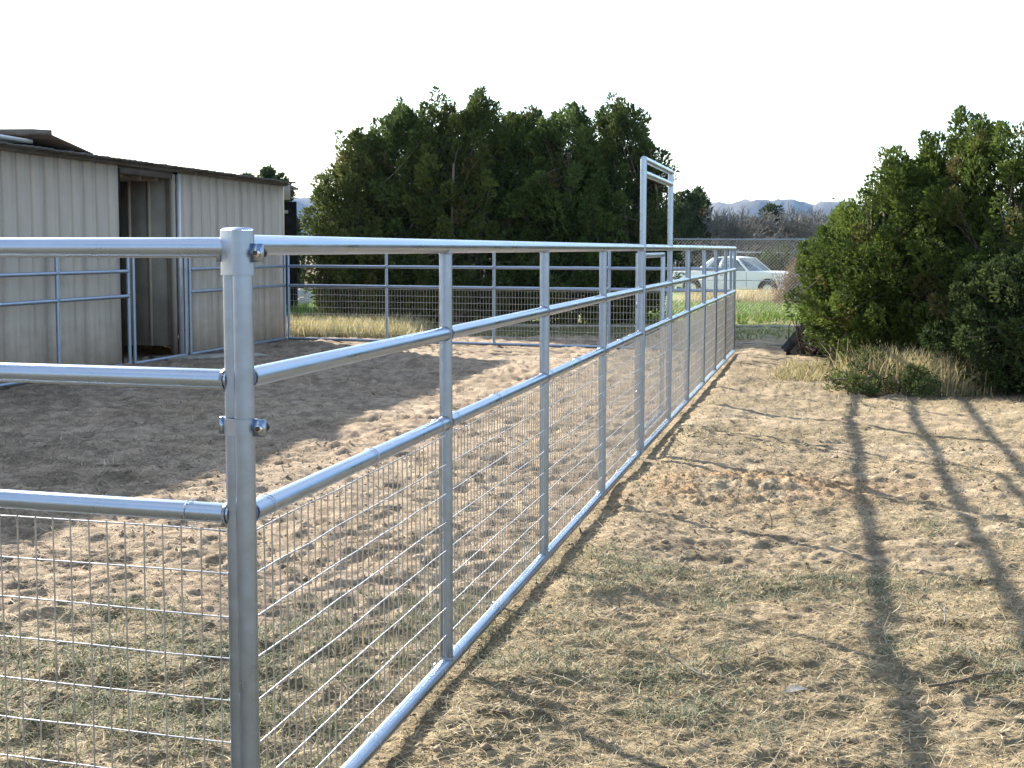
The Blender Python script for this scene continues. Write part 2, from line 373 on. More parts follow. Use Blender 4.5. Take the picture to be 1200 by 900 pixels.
# ------------------------------------------------------------ distant hills
def hills(name, r0, hts, seed, colr):
    az = np.linspace(-R(42), R(42), 420); nn = 16
    u = np.linspace(0, 1, nn); V = []
    for q in range(nn):
        rr_ = r0 + u[q] * 900
        prof = math.sin(math.pi * u[q]) ** .8 if q not in (0, nn - 1) else 0
        hh = np.interp(np.degrees(az), hts[0], hts[1])
        gul = fbm(az * 60, np.full_like(az, u[q] * 4.), 4, seed)
        z = prof * hh * (.72 + .28 * gul / .55 if q != nn // 2 else .93 + .10 * (fbm(az * 40, az * 0, 3, seed) - .5) * 2) - 3
        V.append(np.c_[rr_ * np.sin(az), rr_ * np.cos(az), z])
    V = np.vstack(V); m = len(az); i = np.arange(nn - 1)[:, None] * m; j = np.arange(m - 1)[None, :]
    F = np.stack([i + j, i + j + 1, i + m + j + 1, i + m + j], -1).reshape(-1, 4)
    c = np.tile(np.array(colr), (len(V), 1)) * (1 - .35 * fbm(V[:, 0] * .01, V[:, 1] * .01, 4, seed + 3))[:, None]
    o = mesh_np(name, V, F, HILLM, None, True, c); tag(o, kind='structure')
HILLM = tinted('hill_scrub', 1, 0, .01, .3, 0, .1)
hills('hills', 3400, ([-42, -20, -14, -9.5, -7.2, -4, 2, 6.5, 8.6, 9.3, 10.5, 12.4, 16, 24, 42], [80, 95, 120, 142, 118, 90, 105, 110, 134, 137, 127, 122, 112, 90, 70]), 5, (.11, .10, .085))

# ------------------------------------------------------------ pipe corral panels
ZT, Z2, Z3, ZB, PR = 1.52, 1.2166, .903, .037, .0238
_tube = {}
def tube_mesh(key, pts, rad, n, mat, name):
    if key not in _tube:
        mb = MB(); mb.tube(pts, rad, n); o = mb.build(name, mat, None, True, 50); me = o.data
        bpy.data.objects.remove(o); _tube[key] = me
    return _tube[key]
def inst(name, me, parent, loc, rot=(0, 0, 0)):
    o = bpy.data.objects.new(name, me); o.location = loc; o.rotation_euler = rot; return link(o, parent)
def wire_grid(x0, x1, z0, z1, seed, rw=.0019, n=5, y=0.):
    g = np.random.default_rng(seed); mb = MB(); mh = MB()
    k = 0; x = x0 + g.uniform(.01, .035)
    while x < x1 - .008:
        zs = np.linspace(z0 - .02, z1, 4); mb.tube(np.c_[x + g.normal(0, .0009, 4), np.full(4, y) + g.normal(0, .0006, 4), zs], rw, n, False); x += .0508
    z = z1 - .006
    while z > z0 - .01:
        xs = np.linspace(x0 - .01, x1 + .01, 10); mh.tube(np.c_[xs, np.full(10, y - .0034) + g.normal(0, .0008, 10), z + g.normal(0, .0012, 10)], rw, n, False); z -= .1016
    return mb, mh
def panel(a, b, stops, label, mesh=True, mat=GALV, n=16, group='pipe corral panels', name='corral_panel', wn=5, extra=None, drop=0, mesh_y=-.006, bottom=True, wr=.0021):
    """pipe fence panel from ground point a towards b; stops = post distances from a"""
    a = np.array(a, float); b = np.array(b, float); dv = (b - a) / np.linalg.norm(b - a)
    root = empty(name, (a[0], a[1], drop), math.atan2(dv[1], dv[0]), label=label, cat='fence panel', group=group)
    s0, s1 = stops[0], stops[-1]; mk = mat.name
    def rail(nm, x0, x1, z):
        L_ = round(x1 - x0, 3)
        return inst(nm, tube_mesh(('r', L_, n, mk), [(0, 0, 0), (L_ / 2, 0, 0), (L_, 0, 0)], PR, n, mat, 'rail'), root, (x0, 0, z))
    rail('top_rail', s0 - PR * .2, s1 + PR * .2, ZT)
    if bottom: rail('bottom_rail', s0, s1, ZB)
    wm = MB()
    for q, s in enumerate(stops):
        h = ZT - .004 - ZB
        inst('post', tube_mesh(('p', n, mk), [(0, 0, 0), (0, 0, h / 2), (0, 0, h)], PR * .96, n, GALVP if mat is GALV else mat, 'post'), root, (s, 0, ZB))
        for z in (ZT - PR, Z2, Z3, ZB + PR):
            for sg in ((-1, 1) if 0 < q < len(stops) - 1 else ((1,) if q == 0 else (-1,))):
                if z in (Z2, Z3):
                    wm.tube([(s + sg * (PR * .80), 0, z), (s + sg * (PR + .004), 0, z)], [PR + .003, PR + .0012], n, False)
            if z in (ZT - PR, ZB + PR):
                dz = -.003 if z > 1 else .003
                wm.tube([(s, 0, z - dz), (s, 0, z + dz * 1.4)], [PR + .003, PR + .001], n, False)
    tag(wm.build('weld_beads', WELD, root, True), kind='stuff')
    for q in range(len(stops) - 1):
        for z in (Z2, Z3): rail('middle_rail', stops[q] + PR * .5, stops[q + 1] - PR * .5, z)
    if mesh:
        for q in range(len(stops) - 1):
            mb, mh = wire_grid(stops[q] + PR * .7, stops[q + 1] - PR * .7, ZB + PR + .045, Z3 - PR - .012, int(s0 * 10) + q, wr, wn, mesh_y)
            tag(mb.build('upright_wires', WIREV, root, True), kind='stuff'); tag(mh.build('cross_wires', WIRE, root, True), kind='stuff')
    return root
def along(s, off=0): return E0 + D * s + NR * off
ea = along(0) + np.array([.0175, .004])
p1 = panel(ea, along(10), [0, 1.835, 3.69, 5.565, 7.40], 'nearest long galvanized pipe fence panel running from the clamped corner post toward the gate arch')
gp = panel(along(0), along(10), [7.555, 9.45, 11.09], 'galvanized fence section under the tall gate arch, between the two long panels', name='gate_panel')
p2 = panel(along(0), along(10), [11.145, 13.0, 14.72, 16.45, 18.37], 'far long galvanized panel from beyond the gate arch to the far right corner')
def clips(root, stops, n_):
    mb = MB(); g = np.random.default_rng(n_)
    for q in range(len(stops) - 1):
        x = stops[q] + .12
        while x < stops[q + 1] - .06:
            for z in (Z3, ZB):
                th = np.linspace(0, 2 * math.pi, 13); tl = g.normal(0, .006); up_ = -1 if z == Z3 else 1
                rr2 = (PR + .0035) * np.ones(13); P = np.c_[x + tl * np.cos(th), rr2 * np.cos(th), z + rr2 * np.sin(th) + up_ * .010 * (np.sin(th) * up_ > .6)]
                mb.tube(P, .0012, 4, False)
            x += g.uniform(.55, 1.1)
    tag(mb.build('mesh_clips', WIRE, root, True), kind='stuff')
clips(p1, [0, 1.835, 3.69, 5.565, 7.40], 5)
# the bow over the walk-through gate: uprights and a double cross bar
for s, nm in ((7.555, 'arch_upright'), (9.45, 'arch_upright')):
    inst(nm, tube_mesh(('arch', nm), [(0, 0, 0), (0, 0, .35), (0, 0, .635)], PR, 16, GALV, nm), gp, (s, 0, ZT + .001))
for z, y in ((2.155, 0), (2.055, .0)):
    inst('arch_bar', tube_mesh(('bar',), [(0, 0, 0), (.9, 0, 0), (1.895, 0, 0)], PR * .98, 16, GALV, 'arch_bar'), gp, (7.555, y, z))
# swinging gate leaf inside the bow bay
gl = empty('walk_gate', (*along(7.62, .0), 0), math.atan2(D[1], D[0]), label='narrow walk-through pipe gate leaf hanging inside the tall arch', cat='gate')
for s in (.03, 1.70):
    inst('gate_upright', tube_mesh(('gu',), [(0, 0, 0), (0, 0, .7), (0, 0, 1.38)], PR * .8, 14, GALV, 'gate_upright'), gl, (s, .045, .10))
for z in (.13, 1.46):
    inst('gate_bar', tube_mesh(('gb',), [(0, 0, 0), (.8, 0, 0), (1.67, 0, 0)], PR * .8, 14, GALV, 'gate_bar'), gl, (.03, .045, z))
for z in (.45, 1.1):
    mb = MB(); mb.box((0.0, .02, z), (.05, .06, .04)); mb.build('hinge', GALV, gl)
# short side: panel leaving the near corner to the left
LA = np.array([-.9495, .3137]); lo = E0 + np.array([-.012, .042])
p3 = panel(lo, lo + LA, [0, 1.85, 3.70, 5.55, 7.40], 'galvanized wire-filled pipe panel leaving the near corner post toward the left edge', drop=-.006, mesh_y=.006)
clips(p3, [0, 1.85, 3.70, 5.55, 7.40], 6)
# far side and barn side
fd = (P0 - C10) / np.linalg.norm(P0 - C10); fl_ = np.linalg.norm(P0 - C10)
p4 = panel(C10 + fd * .06, P0, [0, fl_ * .247, fl_ * .497, fl_ * .745, fl_ * .985], 'far wire-filled pipe panel closing the pen before the big juniper trees', mat=GALVF, n=12, wn=4)
def bl(s, off=0): return P0 - D * s - NR * off
bs = panel(bl(0), bl(10), [.05, 1.88, 3.72], 'unmeshed pipe panel against the narrow barn wall right of the doorway', mesh=False, mat=GALVF, n=12)
bg = panel(bl(0), bl(10), [3.87, 5.42], 'open doorway frame of galvanized pipe before the barn opening', mesh=False, mat=GALVF, n=12, name='doorway_frame', group='barn side pipework')
for ch in list(bg.children):
    if ch.name.startswith('middle_rail'): bpy.data.objects.remove(ch)
bn = panel(bl(0), bl(10), [5.56, 7.33, 9.15, 11.0, 12.8], 'unmeshed pipe panel in front of the wide barn wall left of the doorway', mesh=False, mat=GALVF, n=12)
nl = lo + LA * 7.4
bq = panel(nl + (bl(12.86) - nl) * .012, bl(12.86), [0, 1.75, 3.5, 5.3, np.linalg.norm(bl(12.86) - nl) * .98], 'pipe panel between the barn wall and the left end of the near panel', mesh=False, mat=GALVF, n=10)

# corner clamps: stadium shaped sleeve around both end posts, tabs, bolt and nut
pa, pb = np.array([ea[0], ea[1]]), np.array([lo[0], lo[1]])
mid = (pa + pb) / 2; ax = (pb - pa) / np.linalg.norm(pb - pa); nn_ = np.array([-ax[1], ax[0]]); half = np.linalg.norm(pb - pa) / 2
def clamp(z0, z1, label, cap):
    root = empty('post_clamp', (mid[0], mid[1], z0), 0, label=label, cat='clamp', group='clamps joining the corner posts')
    pts = []; r = PR + .0035; n = 14
    for q in range(n + 1):
        t = -math.pi / 2 + math.pi * q / n; v = ax * half + (ax * math.cos(t) + nn_ * math.sin(t)) * r; pts.append(v)
    for q in range(n + 1):
        t = math.pi / 2 + math.pi * q / n; v = -ax * half + (ax * math.cos(t) + nn_ * math.sin(t)) * r; pts.append(v)
    P = np.array(pts); m = len(P); h = z1 - z0; mb = MB()
    V = np.vstack([np.c_[P, np.zeros(m)], np.c_[P, np.full(m, h)], np.c_[P * .93, np.full(m, h)], np.c_[P * .93, np.zeros(m)]])
    F = []
    for a, b in ((0, 1), (1, 2), (2, 3), (3, 0)):
        F += [(a * m + q, a * m + (q + 1) % m, b * m + (q + 1) % m, b * m + q) for q in range(m)]
    mb.add(V, F)
    if cap:
        c = len(V); Vc = np.vstack([np.c_[P * .99, np.full(m, h + .001)], np.c_[P * .8, np.full(m, h + .006)], [[0, 0, h + .008]]])
        mb.add(Vc, [(q, (q + 1) % m, m + (q + 1) % m, m + q) for q in range(m)] + [(m + q, m + (q + 1) % m, 2 * m) for q in range(m)])
    mb.build('sleeve', GALVP, root, True, 40)
    # ears on the side facing the camera's right, with bolt
    ey = pa - mid + np.array([.024, -.012])
    for sg in (-1, 1):
        e = MB(); e.box((ey[0] + .010, ey[1] + sg * .007, h * .5), (.034, .004, min(h, .042)), rz=-.35); e.build('ear', GALV, root)
    bt = MB(); bt.tube([(ey[0] + .016 - .006, ey[1] - .026, h * .5), (ey[0] + .016 + .008, ey[1] + .024, h * .5)], .0055, 10); bt.build('bolt', DARKSTEEL, root, True, 40)
    for sg in (-1, 1):
        nu = MB(); nu.tube([(ey[0] + .017 + sg * .003, ey[1] + sg * .012, h * .5), (ey[0] + .017 + sg * .006, ey[1] + sg * .021, h * .5)], .0105, 6); nu.build('nut', CHROME if sg < 0 else DARKSTEEL, root)
    tb = MB(); tq = pb - mid - nn_ * .0 + np.array([-.030, .006]); tb.box((tq[0], tq[1], h * .5), (.010, .03, min(h, .04))); tb.build('hook_tab', GALV, root)
    return root
clamp(1.452, 1.553, 'upper capped pipe clamp with bolt on top of the near corner posts', True)
clamp(1.086, 1.124, 'lower narrow pipe clamp band with bolt, halfway up the near corner posts', False)

# ------------------------------------------------------------ barn
def bpt(s, off, z=0): q = P0 - D * s - NR * off; return (q[0], q[1], z)
BR = math.atan2(-D[1], -D[0])             # local +x runs towards the camera along the wall, +y into ... (left-hand) the pen
WOFF = .17
barn = empty('barn', bpt(0, WOFF), BR, label='low beige corrugated steel barn with a dark doorway beyond the pen', cat='barn')
# local frame: x = distance s from the far end, y = ?  (check sign)
_t = np.array([math.cos(BR), math.sin(BR)]); _ly = np.array([-_t[1], _t[0]]); SG = 1 if _ly @ NR > 0 else -1   # local +y * SG points to the pen
def eave(x): return 2.575 + .0045 * x
_prof = []
for rI in range(3):
    o_ = rI * .3047
    _prof += [(o_ + .0, 0), (o_ + .10, 0), (o_ + .112, .005), (o_ + .15, .005), (o_ + .162, 0), (o_ + .242, 0), (o_ + .252, -.019), (o_ + .290, -.019), (o_ + .300, 0)]
_prof.append((.914, 0))
def sheet_mesh(w, h, d0=0.0):
    """ribbed sheet, width w along x, ribs proud towards the pen (y*SG)"""
    P = [p for p in _prof if p[0] < w - .002] + [(w, 0)]
    mb = MB(); m = len(P); V = []
    for z in (0, h):
        for x, y in P: V.append((x, SG * y, z))
    for z in (0, h):
        for x, y in P: V.append((x, SG * (y - .004), z))
    F = [(q, q + 1, m + q + 1, m + q) for q in range(m - 1)] + [(2 * m + q, 3 * m + q, 3 * m + q + 1, 2 * m + q + 1) for q in range(m - 1)]
    F += [(m + q, m + q + 1, 3 * m + q + 1, 3 * m + q) for q in range(m - 1)] + [(0, m, 3 * m, 2 * m), (m - 1, 3 * m - 1, 4 * m - 1, 2 * m - 1)]
    mb.add(V, F); return mb
def sheets(x0, x1, z0, hfun, y, mat, rot=0, axis='x', parent=barn, nm='wall_sheet'):
    x = x0; q = 0
    while x < x1 - .01:
        w = min(.914, x1 - x); mb = sheet_mesh(w, hfun(x + w / 2) - z0 - (q % 2) * .006)
        o = mb.build(nm, mat, parent)
        if axis == 'x': o.location = (x, y + SG * (.003 if q % 2 else 0), z0)
        else: o.location = (y, 0, z0)
        if axis == 'y': o.location = (y, x if SG > 0 else -x, z0); o.rotation_euler = (0, 0, math.pi / 2 * rot)
        x += w; q += 1
DEP = 3.6
sheets(-.42, 3.68, .02, eave, 0, PAINT)
sheets(5.44, 10.95, .02, eave, 0, PAINT)
def inner_wall(x, y0, y1, z0, z1, mat, flip, nm):      # wall across the barn, from the pen side inwards
    yy = y0; q = 0
    while yy < y1 - .01:
        w = min(.914, y1 - yy); mb = sheet_mesh(w, z1 - z0); V = np.vstack(mb.V)
        # map local x -> depth, local y -> +/-x
        V2 = np.c_[x + flip * V[:, 1] * SG, -SG * (yy + V[:, 0]), V[:, 2] + z0]
        mb.V = [V2]; mb.build(nm, mat, barn); yy += w; q += 1
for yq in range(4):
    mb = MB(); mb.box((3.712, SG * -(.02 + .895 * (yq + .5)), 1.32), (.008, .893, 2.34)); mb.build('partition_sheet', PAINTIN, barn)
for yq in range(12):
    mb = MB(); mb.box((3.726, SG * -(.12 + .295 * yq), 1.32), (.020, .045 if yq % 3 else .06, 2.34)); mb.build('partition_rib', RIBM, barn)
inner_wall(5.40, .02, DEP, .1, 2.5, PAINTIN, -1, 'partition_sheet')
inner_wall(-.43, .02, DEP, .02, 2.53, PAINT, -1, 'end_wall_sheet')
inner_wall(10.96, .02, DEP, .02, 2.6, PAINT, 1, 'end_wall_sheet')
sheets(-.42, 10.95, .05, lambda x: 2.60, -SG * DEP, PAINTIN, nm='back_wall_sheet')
mb = MB(); mb.box((3.698, SG * .018, 1.27), (.05, .05, 2.5)); mb.build('door_trim', TRIM, barn)
mb = MB(); mb.box((3.76, SG * -.05, 1.27), (.05, .08, 2.5)); mb.build('door_post', PAINT, barn)
mb = MB(); mb.box((5.38, SG * -.06, 1.27), (.06, .08, 2.5)); mb.build('door_post', BLACKSHEET, barn)
mb = MB(); mb.box((4.56, SG * -.06, 2.52), (1.60, .06, .12)); mb.build('door_header', ROOF, barn)
mb = MB(); mb.box((4.5, SG * -1.8, 2.47), (.06, 3.3, .1)); mb.build('rafter', WOOD, barn); mb = MB(); mb.box((4.0, SG * -1.8, 2.47), (.06, 3.3, .1)); mb.build('rafter', WOOD, barn); mb = MB(); mb.box((5.05, SG * -1.8, 2.47), (.06, 3.3, .1)); mb.build('rafter', WOOD, barn)
# roof: sheets laid side by side, slightly different overhangs
x = -.46; q = 0
while x < 11.2:
    w = .9; e = eave(x + .45); P = []
    ov = .21 + random.uniform(-.004, .004)
    V = []
    nx = 13
    for yy, zz in ((ov, e + .012), (-DEP - .1, e + .07)):
        for t in np.linspace(0, w, nx): V.append((x + t, SG * yy, zz + .012 * (int(round(t / w * (nx - 1))) % 2) + random.uniform(-.004, .004)))
    for yy, zz in ((ov, e - .004), (-DEP - .1, e + .05)):
        for t in np.linspace(0, w, nx): V.append((x + t, SG * yy, zz + .012 * (int(round(t / w * (nx - 1))) % 2)))
    F = [(i_, i_ + 1, nx + i_ + 1, nx + i_) for i_ in range(nx - 1)] + [(2 * nx + i_, 3 * nx + i_, 3 * nx + i_ + 1, 2 * nx + i_ + 1) for i_ in range(nx - 1)] + [(i_, 2 * nx + i_, 2 * nx + i_ + 1, i_ + 1) for i_ in range(nx - 1)]
    mb = MB(); mb.add(V, F); mb.build('roof_sheet', ROOF, barn); x += w - .02; q += 1
for x0, x1 in ((-.45, 3.2), (3.2, 7.0), (7.0, 11.0)):
    mb = MB(); xs = [x0, x1]; e0, e1 = eave(x0) - .045, eave(x1) - .045
    V = [(x0, SG * .022, e0), (x1, SG * .022, e1), (x1, SG * .055, e1), (x0, SG * .055, e0), (x0, SG * .022, e0 + .05), (x1, SG * .022, e1 + .05), (x1, SG * .055, e1 + .05), (x0, SG * .055, e0 + .05)]
    mb.add(V, [(0, 1, 2, 3), (4, 7, 6, 5), (0, 4, 5, 1), (2, 6, 7, 3), (0, 3, 7, 4), (1, 5, 6, 2)]); mb.build('eave_rail', ROOF, barn)
# loose things on the roof
def roof_obj(name, pts8, mat, label, cat):
    mb = MB(); V = np.array(pts8, float); mb.add(V, [(0, 1, 2, 3), (4, 7, 6, 5), (0, 4, 5, 1), (1, 5, 6, 2), (2, 6, 7, 3), (3, 7, 4, 0)])
    c = V.mean(0); mb.V[0] = V - c; o = mb.build(name, mat); o.location = c; tag(o, label, cat); return o
def W3(s, off, z): return bpt(s, WOFF + off, z)
roof_obj('roof_beam', [W3(6.42, .35, 2.80), W3(6.62, .48, 2.80), (W3(6.62, .48, 0)[0] - 2.9, W3(6.62, .48, 0)[1] + .5, 2.80), (W3(6.42, .35, 0)[0] - 2.9, W3(6.42, .35, 0)[1] + .5, 2.80),
                       W3(6.42, .35, 2.925), W3(6.62, .48, 2.925), (W3(6.62, .48, 0)[0] - 2.9, W3(6.62, .48, 0)[1] + .5, 2.945), (W3(6.42, .35, 0)[0] - 2.9, W3(6.42, .35, 0)[1] + .5, 2.945)], WOOD,
         'old square timber beam lying across the barn roof at the left', 'beam')
roof_obj('loose_roof_sheet', [W3(6.25, -.1, 2.63), W3(7.3, -.1, 2.79), W3(7.3, .9, 2.82), W3(6.25, .9, 2.66), W3(6.25, -.1, 2.65), W3(7.3, -.1, 2.815), W3(7.3, .9, 2.845), W3(6.25, .9, 2.68)], RUST,
         'rusty roof sheet propped up at a slant on the barn roof', 'roof sheet')
roof_obj('roof_board', [W3(7.3, .1, 2.70), W3(9.9, .1, 2.74), W3(9.9, .5, 2.76), W3(7.3, .5, 2.72), W3(7.3, .1, 2.74), W3(9.9, .1, 2.79), W3(9.9, .5, 2.80), W3(7.3, .5, 2.76)], TRIM,
         'pale board lying on the barn roof under the timber beam', 'board')
# pale plank at the doorway
def gbox(name, x, y, dims, rz, mat, label, cat, z=None, M=None):
    mb = MB(); mb.box((0, 0, dims[2] / 2), dims, M=M); o = mb.build(name, mat); o.location = (x, y, zg(x, y) + .006 if z is None else z); o.rotation_euler = (0, 0, rz); tag(o, label, cat); return o
q = bl(3.9, -.35); gbox('ground_plank', q[0], q[1], (1.5, .5, .035), math.atan2(D[1], D[0]) - .9, PALEWOOD, 'pale flat board lying on the dirt at the barn doorway', 'board')

# small shed showing behind the barn's right end
sh = empty('loafing_shed', (-5.36, 32.5, 0), .05, label='small open shed with faded fascia just behind the barn right end', cat='shed')
for xx in (.12, -1.5, -3.2):
    mb = MB(); mb.box((xx, 0, 1.25), (.09, .09, 2.5)); mb.build('shed_post', PALEWOOD, sh)
mb = MB(); mb.box((-1.5, -.02, 2.72), (4.0, .1, .32)); mb.build('fascia', PINK, sh)
mb = MB(); mb.box((-1.52, 1.3, 2.90), (3.9, 2.8, .05)); mb.build('shed_roof', ROOF, sh)
mb = MB(); mb.box((-1.5, -.04, 2.30), (3.9, .06, .07)); mb.build('cross_beam', PALEWOOD, sh)
mb = MB(); mb.box((-1.5, 2.5, 1.3), (3.8, .05, 2.6)); mb.build('rear_wall', BLACKSHEET, sh)

# ------------------------------------------------------------ trees and foliage
def leaves(bases, dirs, length, width, g, jit=.35):
    """elongated little leaf-spray faces (two triangles folded) at the points"""
    n = len(bases); d = dirs + g.normal(0, jit, (n, 3)); d /= np.linalg.norm(d, axis=1)[:, None]
    r = g.normal(0, 1, (n, 3)); s = np.cross(d, r); s /= np.linalg.norm(s, axis=1)[:, None] + 1e-9
    Ls = length * g.uniform(.6, 1.3, n)[:, None]; Ws = width * g.uniform(.6, 1.3, n)[:, None]
    V = np.empty((n, 4, 3)); V[:, 0] = bases; V[:, 1] = bases + d * Ls * .5 + s * Ws * .5; V[:, 2] = bases + d * Ls; V[:, 3] = bases + d * Ls * .5 - s * Ws * .5
    F = (np.arange(n)[:, None] * 4 + np.array([0, 1, 2, 3])[None, :])
    return V.reshape(-1, 3), F
def limb(g, p, q, bend=.15, n=6):
    p, q = np.array(p, float), np.array(q, float); t = np.linspace(0, 1, n)[:, None]
    m = (p + q) / 2 + g.normal(0, bend, 3) * np.linalg.norm(q - p) * .5
    return (1 - t) ** 2 * p + 2 * t * (1 - t) * m + t * t * q
def juniper(name, x, y, h, rx, ry, seed, label, cat, group, nplume=150, nleaf=170, ll=.085, lw=.036, tint=(.055, .075, .028), tint2=(.10, .12, .035), prof=None, tall=.0, low=.25, plen=.62, prad=.17, stems=7, skip=0.0):
    g = np.random.default_rng(seed); z0 = zg(x, y)
    root = empty(name, (x, y, z0), 0, label=label, cat=cat, group=group)
    # plume tips on an uneven crown surface
    tips = []; axes = []
    ph = g.uniform(0, 6.28, 6)
    while len(tips) < nplume:
        az = g.uniform(0, 2 * math.pi); u = g.uniform(-.55, 1); el = math.asin(max(-1, min(1, u)))
        lump = 1 + .20 * math.sin(2 * az + ph[0]) + .12 * math.sin(3 * az + ph[1] + 2 * el) + .12 * math.sin(5 * az + ph[2] + 5 * el)
        k = lump * (g.uniform(.80, 1.02) if g.random() < .72 else g.uniform(.35, .8))
        tz = g.random() ** .9; el = (tz - .4) * 2.2
        pr = (min(1, .72 + tz * 1.3) if tz < .25 else 1.0) * (1 - max(0, (tz - .45) / .58) ** 1.8 * .78)
        if g.random() < .14: k *= g.uniform(1.05, 1.28)
        px = rx * k * pr * math.cos(az); py = ry * k * pr * math.sin(az)
        pz = low + (h * .93 - low) * tz * (1 if k < .7 else min(lump, 1.12) ** .4)
        tips.append((px, py, pz)); o_ = np.array([px / rx, py / ry, 0]) * .75
        a_ = np.array([o_[0], o_[1], .55 + .6 * max(0, math.sin(el)) + tall]) + g.normal(0, .22, 3); axes.append(a_ / np.linalg.norm(a_))
    tips = np.array(tips); axes = np.array(axes)
    B = []; Dd = []; C = []
    for q in range(len(tips)):
        n = int(nleaf * g.uniform(.6, 1.3)); t = g.random(n) ** .8; L_ = plen * g.uniform(.6, 1.35); R_ = prad * g.uniform(.7, 1.35)
        rp_ = R_ * np.sin(np.pi * np.clip(.12 + .86 * t, 0, 1)) ** .7 * g.uniform(.45, 1, n) ** .5
        a_ = axes[q]; e1 = np.cross(a_, [.3, .9, .1]); e1 /= np.linalg.norm(e1); e2 = np.cross(a_, e1); ph_ = g.uniform(0, 2 * math.pi, n)
        # lobes so a plume is itself ragged
        rp_ = rp_ * (1 + .45 * np.sin(3 * ph_ + 9 * t + q))
        rad = np.cos(ph_)[:, None] * e1 + np.sin(ph_)[:, None] * e2
        b = tips[q] + a_ * ((t - .75) * L_)[:, None] + rad * rp_[:, None]
        B.append(b); Dd.append(rad * .7 + a_[None, :] * .8)
        mixv = g.random() * .75 + .25 * g.random(n); base = np.array(tint)[None, :] * (1 - mixv[:, None]) + np.array(tint2)[None, :] * mixv[:, None]
        if g.random() < .06: base = base * .5 + np.array((.14, .10, .045)) * .5
        C.append(base * g.uniform(.85, 1.15, (n, 1)))
    # shaded filler inside the crown, in loose clumps
    nf = int(nplume * nleaf * .20); cc = tips[g.integers(0, len(tips), nf)] * np.array([.78, .78, .92]) * g.uniform(.3, 1, (nf, 1)) ** .5 + g.normal(0, .13, (nf, 3)); cc[:, 2] = np.maximum(cc[:, 2], .08)
    B.append(cc); Dd.append(g.normal(0, 1, (nf, 3))); C.append(np.tile(np.array(tint) * .9, (nf, 1)))
    B = np.vstack(B); Dd = np.vstack(Dd); C = np.vstack(C)
    if skip: kp = g.random(len(B)) > skip; B, Dd, C = B[kp], Dd[kp], C[kp]
    V, F = leaves(B, Dd, ll, lw, g)
    crown = mesh_np('crown', V, F, LEAF, root, False, np.repeat(C, 4, axis=0))
    tm = MB(); hubs = []
    for q in range(stems):
        az = q * 2 * math.pi / stems + g.uniform(-.4, .4); k = g.uniform(.25, .7)
        hub = (rx * k * math.cos(az), ry * k * math.sin(az), h * g.uniform(.45, .8)); hubs.append(hub)
        P = limb(g, (g.normal(0, .08), g.normal(0, .08), -.1), hub, .22, 8); tm.tube(P, np.linspace(.062, .018, 8) * (h / 4) ** .5, 7)
    hubs = np.array(hubs)
    tm.build('trunk', BARK, root, True)
    bm_ = MB()
    for q in range(0, len(tips), 2):
        hb = hubs[np.argmin(np.linalg.norm(hubs - tips[q], axis=1))]
        P = limb(g, hb * g.uniform(.55, 1), tips[q], .2, 5); bm_.tube(P, np.linspace(.014, .004, 5), 4, False)
    tag(bm_.build('branches', BARK, root, True), kind='stuff')
    return root
GJ = 'junipers behind the far side of the pen'
DG, DG2 = (.042, .068, .024), (.125, .175, .045)
J = [(-3.12, 30.0, 3.95, .95, .9, 'leftmost lighter green juniper of the row behind the pen', (.06, .085, .03), (.12, .14, .04)),
     (-2.15, 30.4, 4.62, 1.2, 1.0, 'tall dark juniper second from the left in the row behind the pen', DG, DG2),
     (-1.05, 29.7, 4.72, 1.2, 1.05, 'tall olive juniper just left of the middle of the row', DG, (.11, .135, .034)),
     (.05, 30.2, 4.42, 1.15, 1.0, 'slightly lower dark juniper in the middle of the row', DG, DG2),
     (1.10, 29.8, 4.45, 1.2, 1.05, 'tall dense juniper right of the middle of the row', DG, DG2),
     (2.25, 30.3, 4.66, 1.1, 1.0, 'rightmost juniper of the row, behind the gate arch', (.044, .068, .026), (.10, .13, .036))]
for q, (x, y, h, rx, ry, lab, t1, t2) in enumerate(J):
    juniper('juniper_tree', x, y, h, rx, ry, 100 + q, lab, 'tree', GJ, nplume=280, nleaf=180, tint=t1, tint2=t2, ll=.088, lw=.040, low=.12, tall=.35, plen=.52, prad=.135)
# juniper by the right edge
RJ = 'junipers at the right side'
juniper('juniper_tree', 5.72, 17.2, 3.16, 1.6, 1.5, 200, 'tallest broad juniper bush at the right edge of the yard', 'tree', RJ, nplume=380, nleaf=330, ll=.054, lw=.024, tint=(.036, .058, .015), tint2=(.125, .17, .035), low=.2, plen=.44, prad=.115)
juniper('juniper_tree', 4.72, 17.7, 2.72, .95, 1.1, 201, 'middle juniper, shoulder high between the tall and the low one at the right', 'tree', RJ, nplume=210, nleaf=320, ll=.054, lw=.024, tint=(.042, .068, .016), tint2=(.13, .175, .035), low=.3, plen=.42, prad=.11)
juniper('juniper_tree', 4.2, 18.3, 2.08, .64, .9, 203, 'lowest bright green juniper, leftmost of the right-hand group', 'tree', RJ, nplume=140, nleaf=320, ll=.054, lw=.024, tint=(.055, .085, .024), tint2=(.13, .175, .035), low=.42, plen=.38, prad=.11)
juniper('juniper_tree', 5.85, 15.5, 1.62, 1.05, .8, 202, 'dark low juniper skirt below the tall bush at the right edge', 'tree', RJ, nplume=200, nleaf=300, ll=.054, lw=.024, tint=(.035, .055, .022), tint2=(.07, .095, .03), low=.12, plen=.40, prad=.11)
juniper('juniper_tree', 8.6, 17.6, 3.1, 1.4, 1.4, 204, 'juniper just outside the right edge, its shade joining the tall bush', 'tree', RJ, nplume=150, nleaf=220, ll=.06, lw=.024, tint=(.04, .06, .022), tint2=(.09, .12, .03), low=.3, plen=.5, prad=.18)
